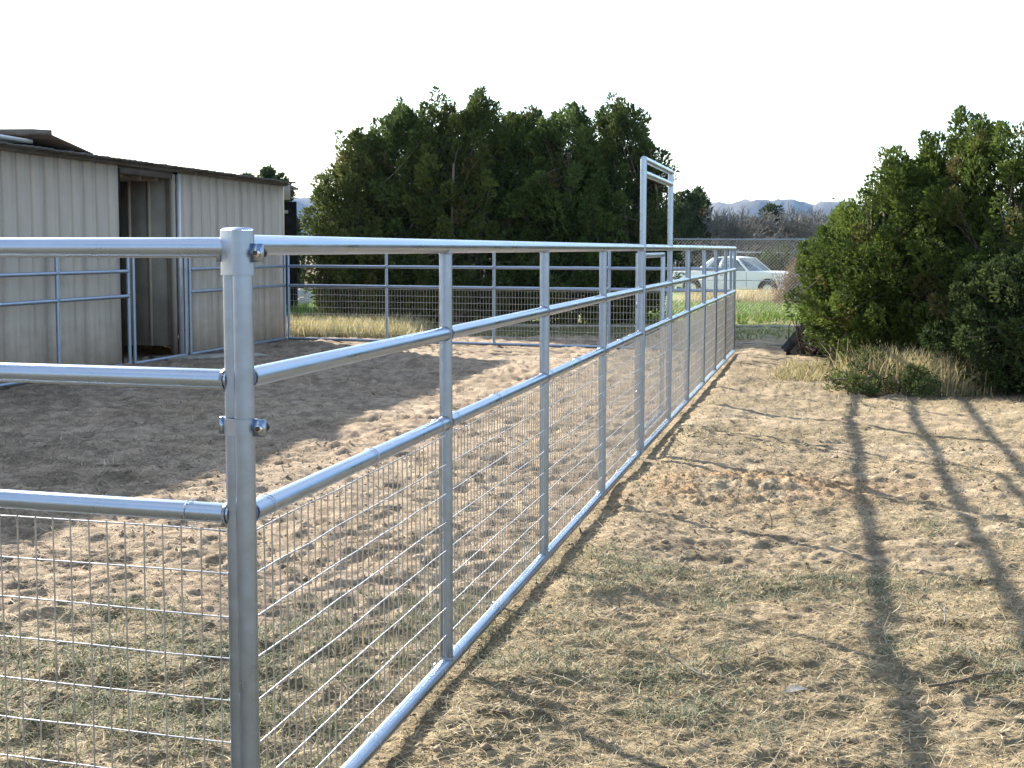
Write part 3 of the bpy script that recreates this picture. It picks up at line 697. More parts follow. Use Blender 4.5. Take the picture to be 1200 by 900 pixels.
for q, (x, y, h, r_, lab) in enumerate([(3.65, 15.55, .36, .26, 'small green juniper sprig on the dry grass at the left'), (4.2, 15.35, .30, .24, 'small green juniper sprig before the dry grass tuft'), (3.95, 16.1, .42, .22, 'taller thin green sprig behind the two low sprigs')]):
    juniper('juniper_sprig', x, y, h, r_, r_, 230 + q, lab, 'shrub', 'green sprigs at the foot of the right juniper', nplume=16, nleaf=120, ll=.042, lw=.016, tint=(.06, .085, .03), tint2=(.11, .14, .045), low=.06, plen=.22, prad=.07, stems=4)
# far trees
def far_conifer(x, y, h, r_, seed, label, tint=(.035, .055, .028), n=9000, group='dark evergreens far behind the yard'):
    g = np.random.default_rng(seed); root = empty('conifer_tree', (x, y, zg(x, y)), 0, label=label, cat='tree', group=group)
    t = g.random(n) ** 1.25; az = g.uniform(0, 6.283, n); lay = .72 + .42 * np.sin(t * 30 + 3 * np.sin(az) + seed) + .2 * np.sin(4 * az + 11 * t); rad = r_ * (1 - t) ** .95 * lay * g.uniform(.35, 1.05, n) * (1 + .2 * np.sin(3 * az + seed)) + .02
    B = np.c_[rad * np.cos(az), rad * np.sin(az), .12 * h + .88 * h * t]; dd = np.c_[np.cos(az), np.sin(az), np.full(n, .35)]
    V, F = leaves(B, dd, h * .050, h * .018, g); c = np.array(tint) * g.uniform(.7, 1.6, (n, 1))
    mesh_np('crown', V, F, LEAF, root, False, np.repeat(c, 4, axis=0))
    mb = MB(); mb.tube([(0, 0, -.1), (0, 0, h * .5), (0, 0, h * .97)], [.02 * h + .04, .012 * h + .03, .01], 7); mb.build('trunk', BARK, root, True)
def bare_tree(x, y, h, r_, seed, label, mat=BARKPALE):
    g = np.random.default_rng(seed); root = empty('bare_tree', (x, y, zg(x, y)), 0, label=label, cat='tree', group='leafless trees far behind the yard')
    tr = MB(); br = MB()
    def grow(p, d_, ln, rad, lev):
        q = p + d_ * ln; P = limb(g, p, q, .12, 4 if lev < 3 else 3)
        (tr if lev < 1 else br).tube(P, np.maximum(np.linspace(rad, rad * .6, len(P)), .013), 5 if lev < 2 else 3, False)
        if lev >= 5: return
        for _ in range(3 if lev else 5):
            e = d_ + g.normal(0, .48, 3) + np.array([0, 0, .12]); e /= np.linalg.norm(e); grow(P[-1] if g.random() < .6 else P[-2], e, ln * g.uniform(.62, .85), rad * .6, lev + 1)
    for q in range(3):
        e = np.array([g.normal(0, .3), g.normal(0, .3), 1.]); e /= np.linalg.norm(e)
        grow(np.array([g.normal(0, .1), g.normal(0, .1), -.1]), e, h * .29, .07, 0)
    tr.build('trunk', mat, root, True); tag(br.build('branches', mat, root), kind='stuff')
for q, (x, y, h, r_, lab) in enumerate([(7.6, 70, 4.2, 1.3, 'dark evergreen just right of the gate arch, partly behind its right upright'), (8.6, 72, 4.6, 1.3, 'dark evergreen between the gate arch and the leafless thicket, the middle one'), (9.35, 74, 4.9, .9, 'slim evergreen touching the left edge of the leafless thicket'),
        (6.6, 71, 4.3, 1.4, 'far dark evergreen mostly hidden behind the rightmost big juniper'), (14.3, 82, 4.3, 1.0, 'single evergreen rising between the leafless trees'),
        (11.6, 80, 3.3, 2.0, 'broad low evergreen behind the middle leafless trees'), (13.4, 81, 3.4, 1.8, 'broad low evergreen left of the single pointed one'), (16.0, 82, 3.0, 1.7, 'low evergreen at the right end of the thicket'),
        (-10.4, 58, 4.6, .75, 'slim evergreen top over the barn roof, left one'), (-9.75, 59, 5.0, .8, 'evergreen top over the barn roof, middle one'), (-9.0, 58, 4.6, .6, 'narrow evergreen top over the barn roof, right one'), (-8.45, 56, 3.0, .8, 'dark bushy evergreen beside the shed at the barn end'), (-7.6, 62, 3.0, .6, 'short evergreen against the distant hills left of the big junipers')]):
    juniper('conifer_tree', x, y, h, r_ * .8, r_ * .8, 300 + q, lab, 'tree', 'dark evergreens far behind the yard', nplume=int(40 + 30 * r_), nleaf=120, ll=h * .040, lw=h * .017, tint=(.03, .048, .024), tint2=(.06, .085, .034), low=.25, plen=h * .15, prad=h * .04, tall=.9, stems=3)
for q, (x, y, h, lab) in enumerate([(9.9, 72, 4.3, 'leafless pale tree next to the slim evergreen'), (11.0, 74, 4.2, 'leafless greyish tree in the left half of the thicket'), (12.2, 76, 4.2, 'leafless greyish tree in the middle of the thicket'), (13.3, 76, 3.9, 'leafless tree right of the middle, before the single evergreen'),
        (14.7, 75, 4.4, 'pale twiggy leafless tree at the right end of the thicket'), (15.5, 78, 4.2, 'last leafless tree of the thicket before the hills')]):
    bare_tree(x, y, h, 1.5, 340 + q, lab)
# low evergreen hedge in front of the thicket
def bush(name, x, y, h, rx, ry, seed, label, cat, t1, t2, n=4000, ll=.09, lw=.035, group=None, up=.4, mat=LEAF):
    g = np.random.default_rng(seed); root = empty(name, (x, y, zg(x, y)), 0, label=label, cat=cat, group=group)
    nc = 26; cs = g.normal(0, 1, (nc, 3)); cs /= np.linalg.norm(cs, axis=1)[:, None]; cs[:, 2] = np.abs(cs[:, 2]); cs *= g.uniform(.4, .78, (nc, 1)); w = g.integers(0, nc, n)
    e = g.normal(0, 1, (n, 3)); e /= np.linalg.norm(e, axis=1)[:, None]; P = cs[w] + e * g.uniform(.12, .30, (n, 1)); P[:, 2] = np.abs(P[:, 2])
    B = P * np.array([rx, ry, h]); dd = P * .8 + e * .6 + np.array([0, 0, up]); V, F = leaves(B, dd, ll, lw, g)
    m_ = g.random(nc)[w][:, None]; c = (np.array(t1) * (1 - m_) + np.array(t2) * m_) * g.uniform(.8, 1.25, (n, 1))
    mesh_np('foliage', V, F, mat, root, False, np.repeat(c, 4, axis=0))
    mb = MB()
    for q in range(6):
        az = g.uniform(0, 6.28); mb.tube(limb(g, (0, 0, -.05), (rx * .6 * math.cos(az), ry * .6 * math.sin(az), h * .7), .2, 5), np.linspace(.025, .006, 5), 5)
    mb.build('stem', BARK, root, True); return root
for q in range(5):
    bush('hedge_bush', 10.4 + q * .95, 62 + (q % 2) * .8, 2.0, .8, .7, 400 + q, ['leftmost dark hedge bush behind the parked car', 'hedge bush over the roof of the parked car', 'hedge bush above the car windscreen', 'hedge bush above the car hood', 'rightmost dark hedge bush near the brown bush'][q], 'bush', (.04, .06, .022), (.085, .105, .035), 2600, .16, .06, 'hedge behind the car')
bush('dry_bush', 7.08, 37.4, 1.38, .56, .6, 420, 'round brown dried tumbleweed bush in front of the car nose', 'bush', (.13, .085, .06), (.24, .17, .11), 9000, .09, .012, up=.2, mat=BLADE)
bush('dry_bush', 7.95, 38.4, 1.2, .6, .5, 421, 'darker dried bush half hidden between brown bush and right juniper', 'bush', (.09, .065, .045), (.17, .125, .08), 6000, .09, .014, up=.2, mat=BLADE)
bush('low_bush', -8.1, 46, 1.35, .8, .6, 424, 'dark low bush beside the barn end behind the far panel', 'bush', (.035, .05, .028), (.07, .09, .035), 3500, .11, .04)

# ------------------------------------------------------------ grass, straw and weeds
def blades(name, X, Y, length, width, lean, cols, g, seg=3, curl=.6, zoff=0., label=None, cat='grass', kind='stuff', flat=False):
    n = len(X); az = g.uniform(0, 6.283, n); Ls = length * g.uniform(.45, 1.35, n); Wd = width * g.uniform(.6, 1.4, n)
    el = np.clip(lean + g.normal(0, .28, n), .02, 1.5); H = np.stack([np.cos(az), np.sin(az)], 1); Sd = np.stack([-np.sin(az), np.cos(az)], 1)
    base = np.c_[X, Y, ground_h(X, Y) + zoff]; cv = g.normal(0, curl, n)
    V = np.empty((n, (seg + 1) * 2, 3)); p = base.copy(); a = el.copy(); ha = az.copy()
    for s in range(seg + 1):
        w = Wd * (1 - .75 * s / seg); side = np.c_[Sd * w[:, None] / 2, np.zeros(n)] if not flat else np.c_[Sd * w[:, None] / 2, np.zeros(n)]
        V[:, 2 * s] = p - side; V[:, 2 * s + 1] = p + side
        st_ = Ls / seg; ha = ha + cv / seg; Hh = np.stack([np.cos(ha), np.sin(ha)], 1)
        p = p + np.c_[Hh * (np.cos(a) * st_)[:, None], np.sin(a) * st_]; a = a - np.abs(curl) * .55 * g.uniform(.2, 1, n) * (1 if lean > .3 else .25)
    lowz = base[:, 2] + .001
    V[:, :, 2] = np.maximum(V[:, :, 2], lowz[:, None])
    F = []; idx = np.arange(n)[:, None] * (2 * (seg + 1))
    for s in range(seg): F.append(idx + np.array([2 * s, 2 * s + 1, 2 * s + 3, 2 * s + 2])[None, :])
    F = np.vstack(F); C = np.repeat(cols, 2 * (seg + 1), axis=0)
    o = mesh_np(name, V.reshape(-1, 3), F, BLADE, None, False, C); tag(o, label, cat, None, kind); return o
def pick(cols, n, g, p=None):
    cols = np.array(cols); k = g.choice(len(cols), n, p=p); return cols[k] * g.uniform(.75, 1.2, (n, 1))
def polar(n, r0, r1, g, half=R(23)):
    r = np.sqrt(g.uniform(r0 * r0, r1 * r1, n)); t = g.uniform(-half, half, n); return r * np.sin(t), r * np.cos(t)
g = np.random.default_rng(17)
STRAW = [(.62, .52, .34), (.48, .38, .23), (.32, .235, .135), (.20, .155, .09), (.13, .145, .075)]
X, Y = polar(150000, 3.7, 9.5, g); kp = g.random(len(X)) < straw_amt(X, Y) * .72 + .07; X, Y = X[kp], Y[kp]
blades('straw_litter', X, Y, .075, .0034, .10, pick(STRAW, len(X), g, [.30, .28, .20, .14, .08]), g, 3, 1.1, .002, 'dry straw and clipped grass scattered over the near dirt', 'straw')
X, Y = polar(90000, 9.5, 19.5, g); kp = g.random(len(X)) < straw_amt(X, Y) * .85 + .10; X, Y = X[kp], Y[kp]
blades('straw_litter', X, Y, .10, .006, .10, pick(STRAW, len(X), g, [.25, .28, .22, .16, .09]), g, 2, .9, .002, 'dry straw scattered thinly over the farther dirt', 'straw')
# curled grey-green weeds in clumps
cx_, cy_ = polar(1500, 3.8, 8.5, g); kp = (straw_amt(cx_, cy_) > .35) & (fbm(cx_ * 1.7, cy_ * 1.7, 3, 63) > .54); cx_, cy_ = cx_[kp], cy_[kp]
X = np.repeat(cx_, 34) + g.normal(0, .045, len(cx_) * 34); Y = np.repeat(cy_, 34) + g.normal(0, .045, len(cx_) * 34)
blades('curled_weeds', X, Y, .06, .0042, .75, pick([(.15, .18, .10), (.24, .26, .17), (.09, .12, .06), (.42, .38, .27)], len(X), g), g, 3, 1.5, 0, 'low curled grey-green weeds in patches on the near ground', 'weeds')
g2 = np.random.default_rng(91); cx_, cy_ = polar(900, 3.7, 6.4, g2); kp = (fence_uv(cx_, cy_)[1] < -.1) & (fbm(cx_ * 1.9, cy_ * 1.9, 3, 64) > .42); cx_, cy_ = cx_[kp], cy_[kp]
X = np.repeat(cx_, 36) + g2.normal(0, .05, len(cx_) * 36); Y = np.repeat(cy_, 36) + g2.normal(0, .05, len(cx_) * 36)
blades('curled_weeds', X, Y, .065, .0045, .8, pick([(.12, .15, .07), (.20, .22, .12), (.08, .10, .05), (.34, .30, .20)], len(X), g2), g2, 3, 1.5, 0, 'low green-grey weeds inside the pen at the nearest corner', 'weeds')
# dry twigs and crumbs
n = 900; X, Y = polar(n, 3.9, 11, g)
blades('twig_litter', X, Y, .16, .006, .08, pick([(.12, .09, .06), (.20, .15, .10), (.40, .35, .27)], n, g), g, 3, .5, .006, 'small broken twigs lying about on the near ground', 'twigs')
# pebbles / crumbs
X, Y = polar(7000, 3.9, 12, g); n = len(X); s = g.uniform(.003, .011, n) * (1 + 1.2 * (g.random(n) < .06)); Z = ground_h(X, Y)
oct_ = np.array([(1, 0, 0), (0, 1, 0), (-1, 0, 0), (0, -1, 0), (0, 0, .8), (0, 0, -.5)], float); of = np.array([(0, 1, 4), (1, 2, 4), (2, 3, 4), (3, 0, 4), (1, 0, 5), (2, 1, 5), (3, 2, 5), (0, 3, 5)])
V = (oct_[None] * s[:, None, None] * g.uniform(.6, 1.3, (n, 6, 1))) + np.c_[X, Y, Z + s * .2][:, None, :]
o = mesh_np('soil_crumbs', V.reshape(-1, 3), (of[None] + np.arange(n)[:, None, None] * 6).reshape(-1, 3), BLADE, None, True, np.repeat(pick([(.36, .28, .19), (.46, .37, .27), (.30, .23, .16)], n, g), 6, axis=0)); tag(o, 'small crumbs of soil and pebbles on the near dirt', 'pebbles', None, 'stuff')
X, Y = polar(5200, 3.9, 20, g); kp = g.random(len(X)) < .25 + .75 * sstep(.4, .6, fbm(X * .9, Y * .9, 3, 66)); X, Y = X[kp], Y[kp]
blades('leaf_debris', X, Y, .045, .016, .15, pick([(.10, .075, .05), (.17, .125, .08), (.25, .20, .13), (.13, .13, .08)], len(X), g), g, 2, .8, .003, 'dark dead leaf scraps and chaff strewn over the dirt', 'debris')
# single twigs one can point at
def stick(name, x, y, L_, az, r_, mat, label, cat='stick', lift=.03):
    P = []; z0 = zg(x, y)
    for t in np.linspace(-.5, .5, 6): P.append((t * L_ * math.cos(az), t * L_ * math.sin(az) + .02 * math.sin(t * 5), r_ + .008 + lift * (t + .5)))
    mb = MB(); mb.tube(P, np.linspace(r_, r_ * .5, 6), 6)
    mb.tube([P[3], (P[3][0] + .05 * math.cos(az + .8), P[3][1] + .05 * math.sin(az + .8), P[3][2] + .03)], [r_ * .6, r_ * .3], 5)
    o = mb.build(name, mat, None, True); o.location = (x, y, z0); tag(o, label, cat); return o
stick('stick', 1.58, 5.02, .28, .15, .006, BARK, 'dark forked stick lying across the widest rail shadow at lower right')
stick('stick', 1.75, 5.85, .16, 1.2, .004, BARKPALE, 'short pale stick right of the rail shadow on the dirt')
stick('stick', -.02, 6.05, .30, 2.6, .004, BARKPALE, 'thin pale twig beside the long fence')
stick('stick', .62, 5.15, .22, 2.2, .004, BARKPALE, 'pale bent straw stalk in the weeds at lower middle')
mb = MB(); V = [(-.05, 0, 0), (-.02, .016, .012), (.02, .018, .016), (.055, .0, .004), (.02, -.014, .006), (-.02, -.016, .003)]; mb.add(V, [(0, 1, 5), (1, 2, 4, 5), (2, 3, 4)])
o = mb.build('dead_leaf', PALEWOOD); o.location = (.98, 5.0, zg(.98, 5.0) + .01); o.rotation_euler = (0, 0, .3); tag(o, 'curled tan dead leaf on the straw left of the wide shadow', 'leaf')
# dry grass strips and tufts farther off
def tuft_field(n, x0, x1, y0, y1, seed, L_, w, lean, cols, name, label, cat, mask=None, cl=18, spread=.07, seg=3, curl=.5):
    g = np.random.default_rng(seed); m = n // cl; X = g.uniform(x0, x1, m); Y = g.uniform(y0, y1, m)
    if mask is not None: kp = g.random(m) < mask(X, Y); X, Y = X[kp], Y[kp]
    X = np.repeat(X, cl) + g.normal(0, spread, len(X) * cl); Y = np.repeat(Y, cl) + g.normal(0, spread, len(Y) * cl)
    return blades(name, X, Y, L_, w, lean, pick(cols, len(X), g), g, seg, curl, 0, label, cat)
DRY = [(.58, .50, .27), (.48, .40, .21), (.38, .31, .16), (.64, .56, .34)]
GRN = [(.13, .24, .035), (.18, .29, .05), (.25, .33, .07), (.09, .16, .03)]
tuft_field(9000, 3.0, 6.2, 16.8, 18.9, 500, .13, .011, .8, DRY + [(.22, .25, .10)], 'dry_grass', 'pale dry grass strip at the edge of the shade before the right juniper', 'grass', lambda x, y: fence_uv(x, y)[1] > .8)
tuft_field(13000, 3.6, 5.3, 15.3, 17.0, 501, .40, .010, 1.1, DRY + [(.30, .24, .15)], 'tall_dry_grass', 'tall straw-coloured grass tuft under the right juniper', 'grass', lambda x, y: np.exp(-(((x - 4.42) / .46) ** 2 + ((y - 16.1) / .5) ** 2)), 26, .07)
tuft_field(22000, -4.6, -1.6, 24.9, 28.5, 502, .26, .014, 1.05, DRY + [(.24, .27, .10)], 'dry_grass', 'yellow dry grass behind the far panel, before the leftmost juniper', 'grass', lambda x, y: .25 + .75 * sstep(-1.4, -3.4, x))
tuft_field(42000, -9.5, -2.2, 28.5, 52, 503, .20, .035, .85, GRN, 'green_weeds', 'bright green weeds behind the far left corner of the pen', 'weeds')
tuft_field(52000, 1.6, 10.5, 29.8, 44, 504, .17, .034, .85, GRN + [(.36, .35, .14)], 'green_weeds', 'bright green weeds behind the chain-link fence before the car', 'weeds', lambda x, y: .35 + .65 * sstep(.4, .55, fbm(x * .5, y * .5, 2, 93)))
tuft_field(13000, 5.3, 10, 41.5, 45, 505, .38, .022, 1.15, DRY + [(.40, .30, .20)], 'tall_dry_grass', 'tall tan dry grass in front of the parked car', 'grass', None, 24, .12)
tuft_field(9000, -1.6, 3.4, 25.0, 28.6, 506, .10, .014, .7, [(.16, .17, .07), (.22, .20, .10), (.12, .15, .05)], 'sparse_weeds', 'sparse low weeds under the big junipers behind the far panel', 'weeds')
tuft_field(7000, 2.9, 6.5, 24.5, 31, 507, .09, .016, .7, DRY + GRN, 'short_grass', 'short mixed grass past the far right corner of the pen', 'grass')

# ------------------------------------------------------------ leaning dark sheet and boards by the right juniper
lb = empty('leaning_sheet', (4.52, 20.9, zg(4.52, 20.9)), -.12, label='dark weathered sheet leaning low under the right juniper with a pale edge', cat='sheet')
mb = MB(); a_ = math.atan2(.62, .85)
V = []
for yy in (0, 1.3):
    for (xx, zz) in ((-.62, 0.0), (-.12, .62), (1.0, .64), (1.3, .1)): V.append((xx, yy + .05 * random.random(), zz))
V += [(v[0] + .02, v[1], v[2] - .04) for v in V]
mb.add(V, [(0, 4, 5, 1), (1, 5, 6, 2), (2, 6, 7, 3), (8, 9, 13, 12), (9, 10, 14, 13), (10, 11, 15, 14), (0, 1, 9, 8), (1, 2, 10, 9), (2, 3, 11, 10), (4, 12, 13, 5), (5, 13, 14, 6), (6, 14, 15, 7)])
mb.build('sheet', BLACKSHEET, lb)
mb = MB(); mb.add([(-.60, .03, .0), (-.10, .03, .58), (1.0, .03, .60), (1.28, .03, 0), (-.60, .05, .0), (-.10, .05, .58), (1.0, .05, .60), (1.28, .05, 0)], [(0, 3, 2, 1), (4, 5, 6, 7), (0, 1, 5, 4), (1, 2, 6, 5), (2, 3, 7, 6)]); mb.build('underside_shade', BLACKSHEET, lb)  # black panel added across the open front, standing in for the shaded underside
mb = MB(); mb.tube([(-.38, -.03, .30), (-.14, -.03, .59)], .022, 6); mb.build('edge_batten', PALEWOOD, lb)
bm_ = MB(); g = np.random.default_rng(61)
for q in range(700):
    a = np.array([g.uniform(-.35, 1.8), g.uniform(-.7, .9), g.uniform(.02, .15)]); e = np.array([g.normal(.1, .22), g.normal(-.1, .3), g.uniform(.0, .5)]); bm_.tube(limb(g, a, a + e, .3, 4), np.linspace(.012, .004, 4), 4, False)
tag(bm_.build('brush_heap', BRUSHM), 'heap of dark dead branches at the foot of the leaning sheet', 'brush', None, 'stuff').location = (4.4, 20.6, zg(4.4, 20.6))
gbox('wood_scrap', 4.15, 22.6, (.42, .10, .03), .1, PALEWOOD, 'pale wood scrap lying left of the leaning dark sheet', 'wood scrap')
gbox('wood_scrap', 3.70, 23.0, (.30, .07, .025), .5, PALEWOOD, 'shorter tan wood scrap in the shade nearer the fence corner', 'wood scrap')
gbox('ground_board', 3.6, 28.0, (7.5, .12, .05), .0, PALEWOOD, 'long pale board along the edge of the green weeds', 'board')

# ------------------------------------------------------------ chain-link fence and farther fence
def chain(xa, ya, xb, yb, h, step, label, seed, mesh=True, r_=.025, pm=GALVF):
    a, b = np.array([xa, ya]), np.array([xb, yb]); L_ = np.linalg.norm(b - a); root = empty('chain_link_fence', (xa, ya, 0), math.atan2(b[1] - a[1], b[0] - a[0]), label=label, cat='fence')
    nseg = max(1, round(L_ / step))
    for q in range(nseg + 1):
        s = q * L_ / nseg; inst('fence_post', tube_mesh(('cp', h, r_), [(0, 0, -.1), (0, 0, h / 2), (0, 0, h + .03)], r_, 8, GALVF, 'fence_post'), root, (s, 0, 0))
    mb = MB(); mb.tube([(0, 0, h), (L_ / 2, 0, h - .03), (L_, 0, h)], .011, 8); mb.build('top_rail', pm, root, True)
    if mesh:
        mb = MB(); st_ = .075; m = int((L_ + h) / st_)
        for q in range(m):
            x0 = q * st_
            for sg in (1, -1):
                if sg > 0: p, r2 = np.array([x0 - h, 0, .02]), np.array([x0, 0, h])
                else: p, r2 = np.array([x0, .003, .02]), np.array([x0 - h, .003, h])
                # clip to the fence length
                for u, w in ((p, r2), (r2, p)):
                    pass
                dx = r2 - p; t0, t1 = 0., 1.
                if dx[0] != 0:
                    ta, tb = (0 - p[0]) / dx[0], (L_ - p[0]) / dx[0]; t0, t1 = max(0, min(ta, tb)), min(1, max(ta, tb))
                if t1 - t0 > .02: mb.tube([p + dx * t0, p + dx * t1], .0011, 3, False)
        tag(mb.build('chain_mesh', WIRE, root), kind='stuff')
    return root
chain(-1.0, 32.3, 10.8, 31.6, 1.74, 3.95, 'grey chain-link fence behind the pen with round posts', 1)
chain(9.6, 64.5, 16.5, 63.0, 1.36, 1.85, 'lower wire fence behind the parked car', 2, False, .03)

# ------------------------------------------------------------ parked car (old white two-door saloon, nose to the right and towards us)
car = empty('parked_car', (7.6, 49.6, zg(7.4, 49.6)), -R(36), label='old white two-door saloon parked behind the dry grass, nose to the right', cat='car')
def arc(cx, r_, n=9): return [(cx + r_ * math.cos(t), .30 + r_ * math.sin(t)) for t in np.linspace(math.pi, 0, n)]
side = [(-2.28, .42), (-2.32, .62), (-2.30, .83), (-2.05, .87), (-1.35, .90), (.70, .91), (1.55, .89), (2.15, .85), (2.25, .80), (2.28, .60), (2.24, .36), (1.92, .30)]
side += [(p[0], p[1]) for p in reversed(arc(1.48, .37))] + [(-.9, .28)] + [(p[0], p[1]) for p in reversed(arc(-1.32, .37))] + [(-1.75, .34)]
import bmesh
bm = bmesh.new(); hw = .86
vs = [bm.verts.new((x, -hw, z)) for x, z in side]; f = bm.faces.new(vs)
ex = bmesh.ops.extrude_face_region(bm, geom=[f]); ev = [v for v in ex['geom'] if isinstance(v, bmesh.types.BMVert)]; bmesh.ops.translate(bm, verts=ev, vec=(0, 2 * hw, 0))
bmesh.ops.recalc_face_normals(bm, faces=bm.faces)
ed = [e for e in bm.edges if abs(abs(e.verts[0].co.y) - hw) < 1e-4 and abs(abs(e.verts[1].co.y) - hw) < 1e-4 and (e.verts[0].co.y * e.verts[1].co.y > 0)]
bmesh.ops.bevel(bm, geom=ed, offset=.05, segments=3, affect='EDGES', profile=.6)
bmesh.ops.triangulate(bm, faces=[f for f in bm.faces if len(f.verts) > 4])
me = bpy.data.meshes.new('body'); bm.to_mesh(me); bm.free(); me.materials.append(CARW)
for p in me.polygons: p.use_smooth = True
me.set_sharp_from_angle(angle=R(32)); body = inst('body', me, car, (0, 0, 0))
# cabin: roof, pillars, glass
def quadbox(pts, mat, nm, parent=car):
    mb = MB(); mb.add(pts, [(0, 1, 2, 3), (4, 7, 6, 5), (0, 4, 5, 1), (1, 5, 6, 2), (2, 6, 7, 3), (3, 7, 4, 0)]); return mb.build(nm, mat, parent)
zb, zt = .90, 1.34; wb, wt = .80, .64; xb0, xb1, xt0, xt1 = -1.18, .78, -.62, .26
mb = MB(); rx_ = np.linspace(xt0 - .05, xt1 + .04, 7); V = []
for zz, gr in ((zt - .005, 0), (zt + .03, 0)):
    pass
P = []
for xx in rx_:
    u = (xx - xt0) / (xt1 - xt0) * 2 - 1
    for yy in np.linspace(-wt - .02, wt + .02, 7): P.append((xx, yy, zt + .045 * (1 - .5 * u * u - .5 * (yy / wt) ** 2)))
Pb = [(p[0], p[1], zt - .012) for p in P]; m = 7
F = [(i * m + j, (i + 1) * m + j, (i + 1) * m + j + 1, i * m + j + 1) for i in range(6) for j in range(6)]
rim = [i for i in range(7)] + [i * 7 + 6 for i in range(1, 7)] + [42 + i for i in range(5, -1, -1)] + [i * 7 for i in range(5, 0, -1)]
F2 = [(49 + a, 49 + d_, 49 + c, 49 + b) for a, b, c, d_ in F] + [(rim[i], rim[(i + 1) % len(rim)], 49 + rim[(i + 1) % len(rim)], 49 + rim[i]) for i in range(len(rim))]
mb.add(P + Pb, F + F2); mb.build('roof', CARW, car, True, 40)
def slab(a, b, c, d_, mat, nm, th=.02, parent=car):
    a, b, c, d_ = [np.array(v, float) for v in (a, b, c, d_)]; n_ = np.cross(b - a, d_ - a); n_ = n_ / np.linalg.norm(n_) * th
    mb = MB(); mb.add([a, b, c, d_, a - n_, b - n_, c - n_, d_ - n_], [(0, 1, 2, 3), (4, 7, 6, 5), (0, 4, 5, 1), (1, 5, 6, 2), (2, 6, 7, 3), (3, 7, 4, 0)]); return mb.build(nm, mat, parent)
slab((xb1, -wb + .05, zb), (xb1, wb - .05, zb), (xt1, wt - .03, zt), (xt1, -wt + .03, zt), GLASS, 'windscreen')
slab((xb0, wb - .05, zb), (xb0, -wb + .05, zb), (xt0, -wt + .03, zt), (xt0, wt - .03, zt), GLASS, 'rear_window')
for sg in (-1, 1):
    y0, y1 = sg * wb, sg * wt
    def sw(xa, xb_, xc, xd, mat, nm, e=0): 
        q_ = [(xa, y0 + sg * e, zb), (xb_, y0 + sg * e, zb), (xc, y1 + sg * e, zt), (xd, y1 + sg * e, zt)]
        return slab(*(q_ if sg < 0 else q_[::-1]), mat, nm)
    sw(-.30, xb1 - .06, xt1 - .03, -.22, GLASS, 'side_window'); sw(-.92, -.36, -.28, xt0 + .08, GLASS, 'side_window')
    sw(xb1 - .10, xb1 + .02, xt1 + .03, xt1 - .06, CARW, 'pillar', .012); sw(-.38, -.29, -.20, -.29, CARW, 'pillar', .012); sw(xb0 - .02, -.86, xt0 + .12, xt0 - .03, CARW, 'pillar', .012)
    for gx_ in (.72, -.36):
        mb = MB(); mb.box((gx_, sg * (hw + .002), .62), (.012, .006, .50)); mb.build('door_gap', CARDARK, car)
    mb = MB(); mb.box((0, sg * (hw + .006), .60), (3.9, .012, .025)); mb.build('side_moulding', CHROME, car)
    mb = MB(); mb.box((-.18, sg * (hw + .012), .76), (.14, .02, .03)); mb.build('door_handle', CHROME, car)
    for xx in (1.48, -1.32):
        wr_ = inst('tyre', tube_mesh(('ty',), [(0, -.09, 0), (0, -.07, 0), (0, .07, 0), (0, .09, 0)], [.27, .31, .31, .27], 24, CARDARK, 'tyre'), car, (xx, sg * .74, .31))
        inst('rim', tube_mesh(('rm',), [(0, -.1, 0), (0, 0, 0), (0, .1, 0)], [.17, .17, .17], 16, CHROME, 'rim'), wr_, (0, 0, 0))
        inst('wheel_well', tube_mesh(('ww',), [(0, -.16, 0), (0, .14, 0)], [.362, .362], 20, BLACKSHEET, 'wheel_well'), car, (xx, sg * .665, .32))
    inst('headlight', tube_mesh(('hl',), [(0, 0, 0), (.05, 0, 0)], [.085, .08], 16, CHROME, 'headlight'), car, (2.25, sg * .62, .66))
    mb = MB(); mb.box((-2.325, sg * .6, .68), (.02, .3, .1)); mb.build('tail_light', RUST, car)
mb = MB(); mb.box((2.285, 0, .64), (.03, .95, .15)); mb.build('grille', CARDARK, car)
for xx in (2.34, -2.36):
    mb = MB(); mb.box((xx, 0, .44), (.09, 1.72, .12)); mb.build('bumper', CHROME, car)

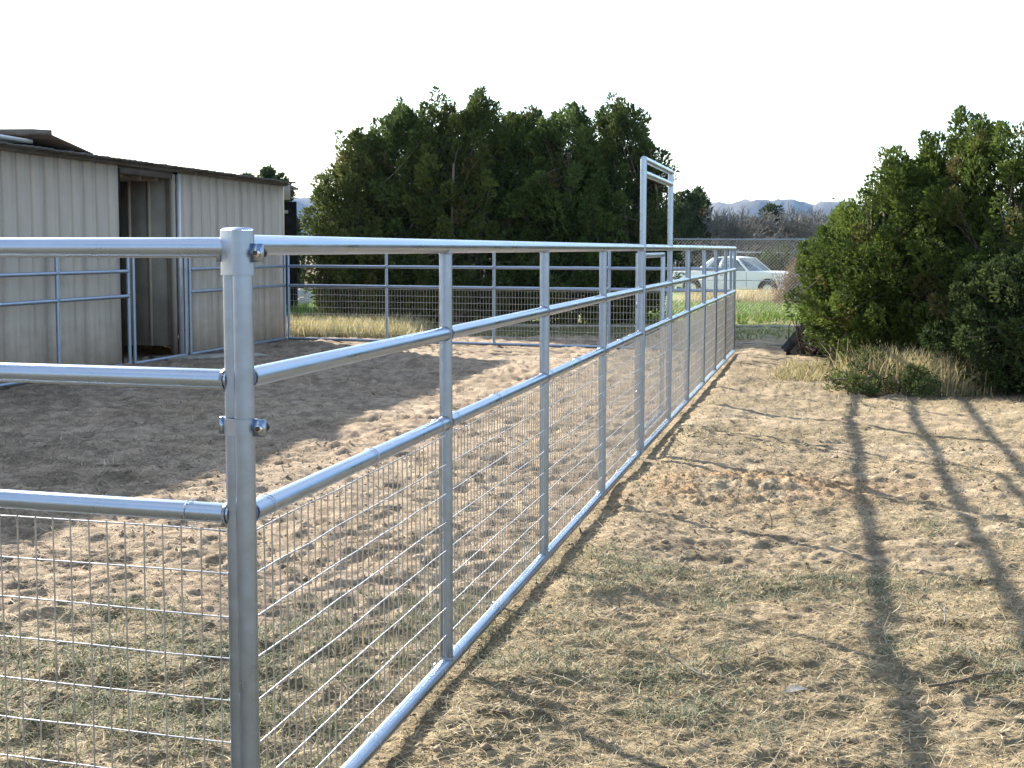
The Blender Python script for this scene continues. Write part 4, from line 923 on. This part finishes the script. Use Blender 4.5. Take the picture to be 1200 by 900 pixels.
# pale things far behind, seen between the gate posts and left of the junipers
tr_ = empty('flatbed_trailer', (5.6, 58.0, zg(5.6, 58)), -.1, label='pale stacked blocks and boards far behind, left of the parked car', cat='block pile')
g = np.random.default_rng(81)
for q in range(14):
    mb = MB(); mb.box((-.9 + (q % 5) * .5 + g.uniform(-.05, .05), g.uniform(-.2, .2), .25 + .42 * (q // 5)), (.44, .4, .38), rz=g.uniform(-.2, .2)); mb.build('pale_block', CONC, tr_)
tr_.name = 'block_pile'
rk = [(-5.35, 37.5, .20, 'white boulder in the green weeds beyond the far left pen corner'), (-5.9, 41, .32, 'tan boulder left of the white one'), (-5.15, 42, .28, 'tan boulder behind the white one')]
for q, (x, y, r_, lab) in enumerate(rk):
    mb = MB(); blob(mb, (0, 0, r_ * .5), (r_ * 1.3, r_, r_ * .8), 600 + q, 10, 7); o = mb.build('boulder', ROCK, None, True); o.location = (x, y, zg(x, y)); tag(o, lab, 'rock', 'boulders beyond the pen')
# soil bank on the left behind
xx = np.linspace(-19, -4.2, 60); yy = np.linspace(56, 66, 24); XX, YY = np.meshgrid(xx, yy)
HH = .95 * np.exp(-((YY - 61) / 2.4) ** 2) * sstep(-3.2, -6, XX) * (.7 + .6 * fbm(XX * .8, YY * .8, 4, 71)) + ground_h(XX, YY) - .03
i = np.arange(23)[:, None] * 60; j = np.arange(59)[None, :]; F = np.stack([i + j, i + j + 1, i + 61 + j, i + 60 + j], -1).reshape(-1, 4)
bc = np.tile(np.array([.34, .27, .19]), (XX.size, 1)) * (1 - .4 * fbm(XX.ravel() * 2, YY.ravel() * 2, 3, 72))[:, None]
tag(mesh_np('soil_bank', np.c_[XX.ravel(), YY.ravel(), HH.ravel()], F, SOIL, None, True, bc), kind='structure')

# ------------------------------------------------------------ air
HAZE = True
if HAZE:
    mb = MB(); mb.box((0, 0, 84), (10400, 10400, 180)); m = bpy.data.materials.new('haze_air'); m.use_nodes = True; t = m.node_tree; t.nodes.clear()
    oo = t.nodes.new('ShaderNodeOutputMaterial'); pv = t.nodes.new('ShaderNodeVolumePrincipled'); pv.inputs['Color'].default_value = (.34, .58, 1, 1); pv.inputs['Density'].default_value = .00005; pv.inputs['Anisotropy'].default_value = .2
    t.links.new(pv.outputs[0], oo.inputs['Volume']); hz = mb.build('haze', m); tag(hz, kind='stuff')
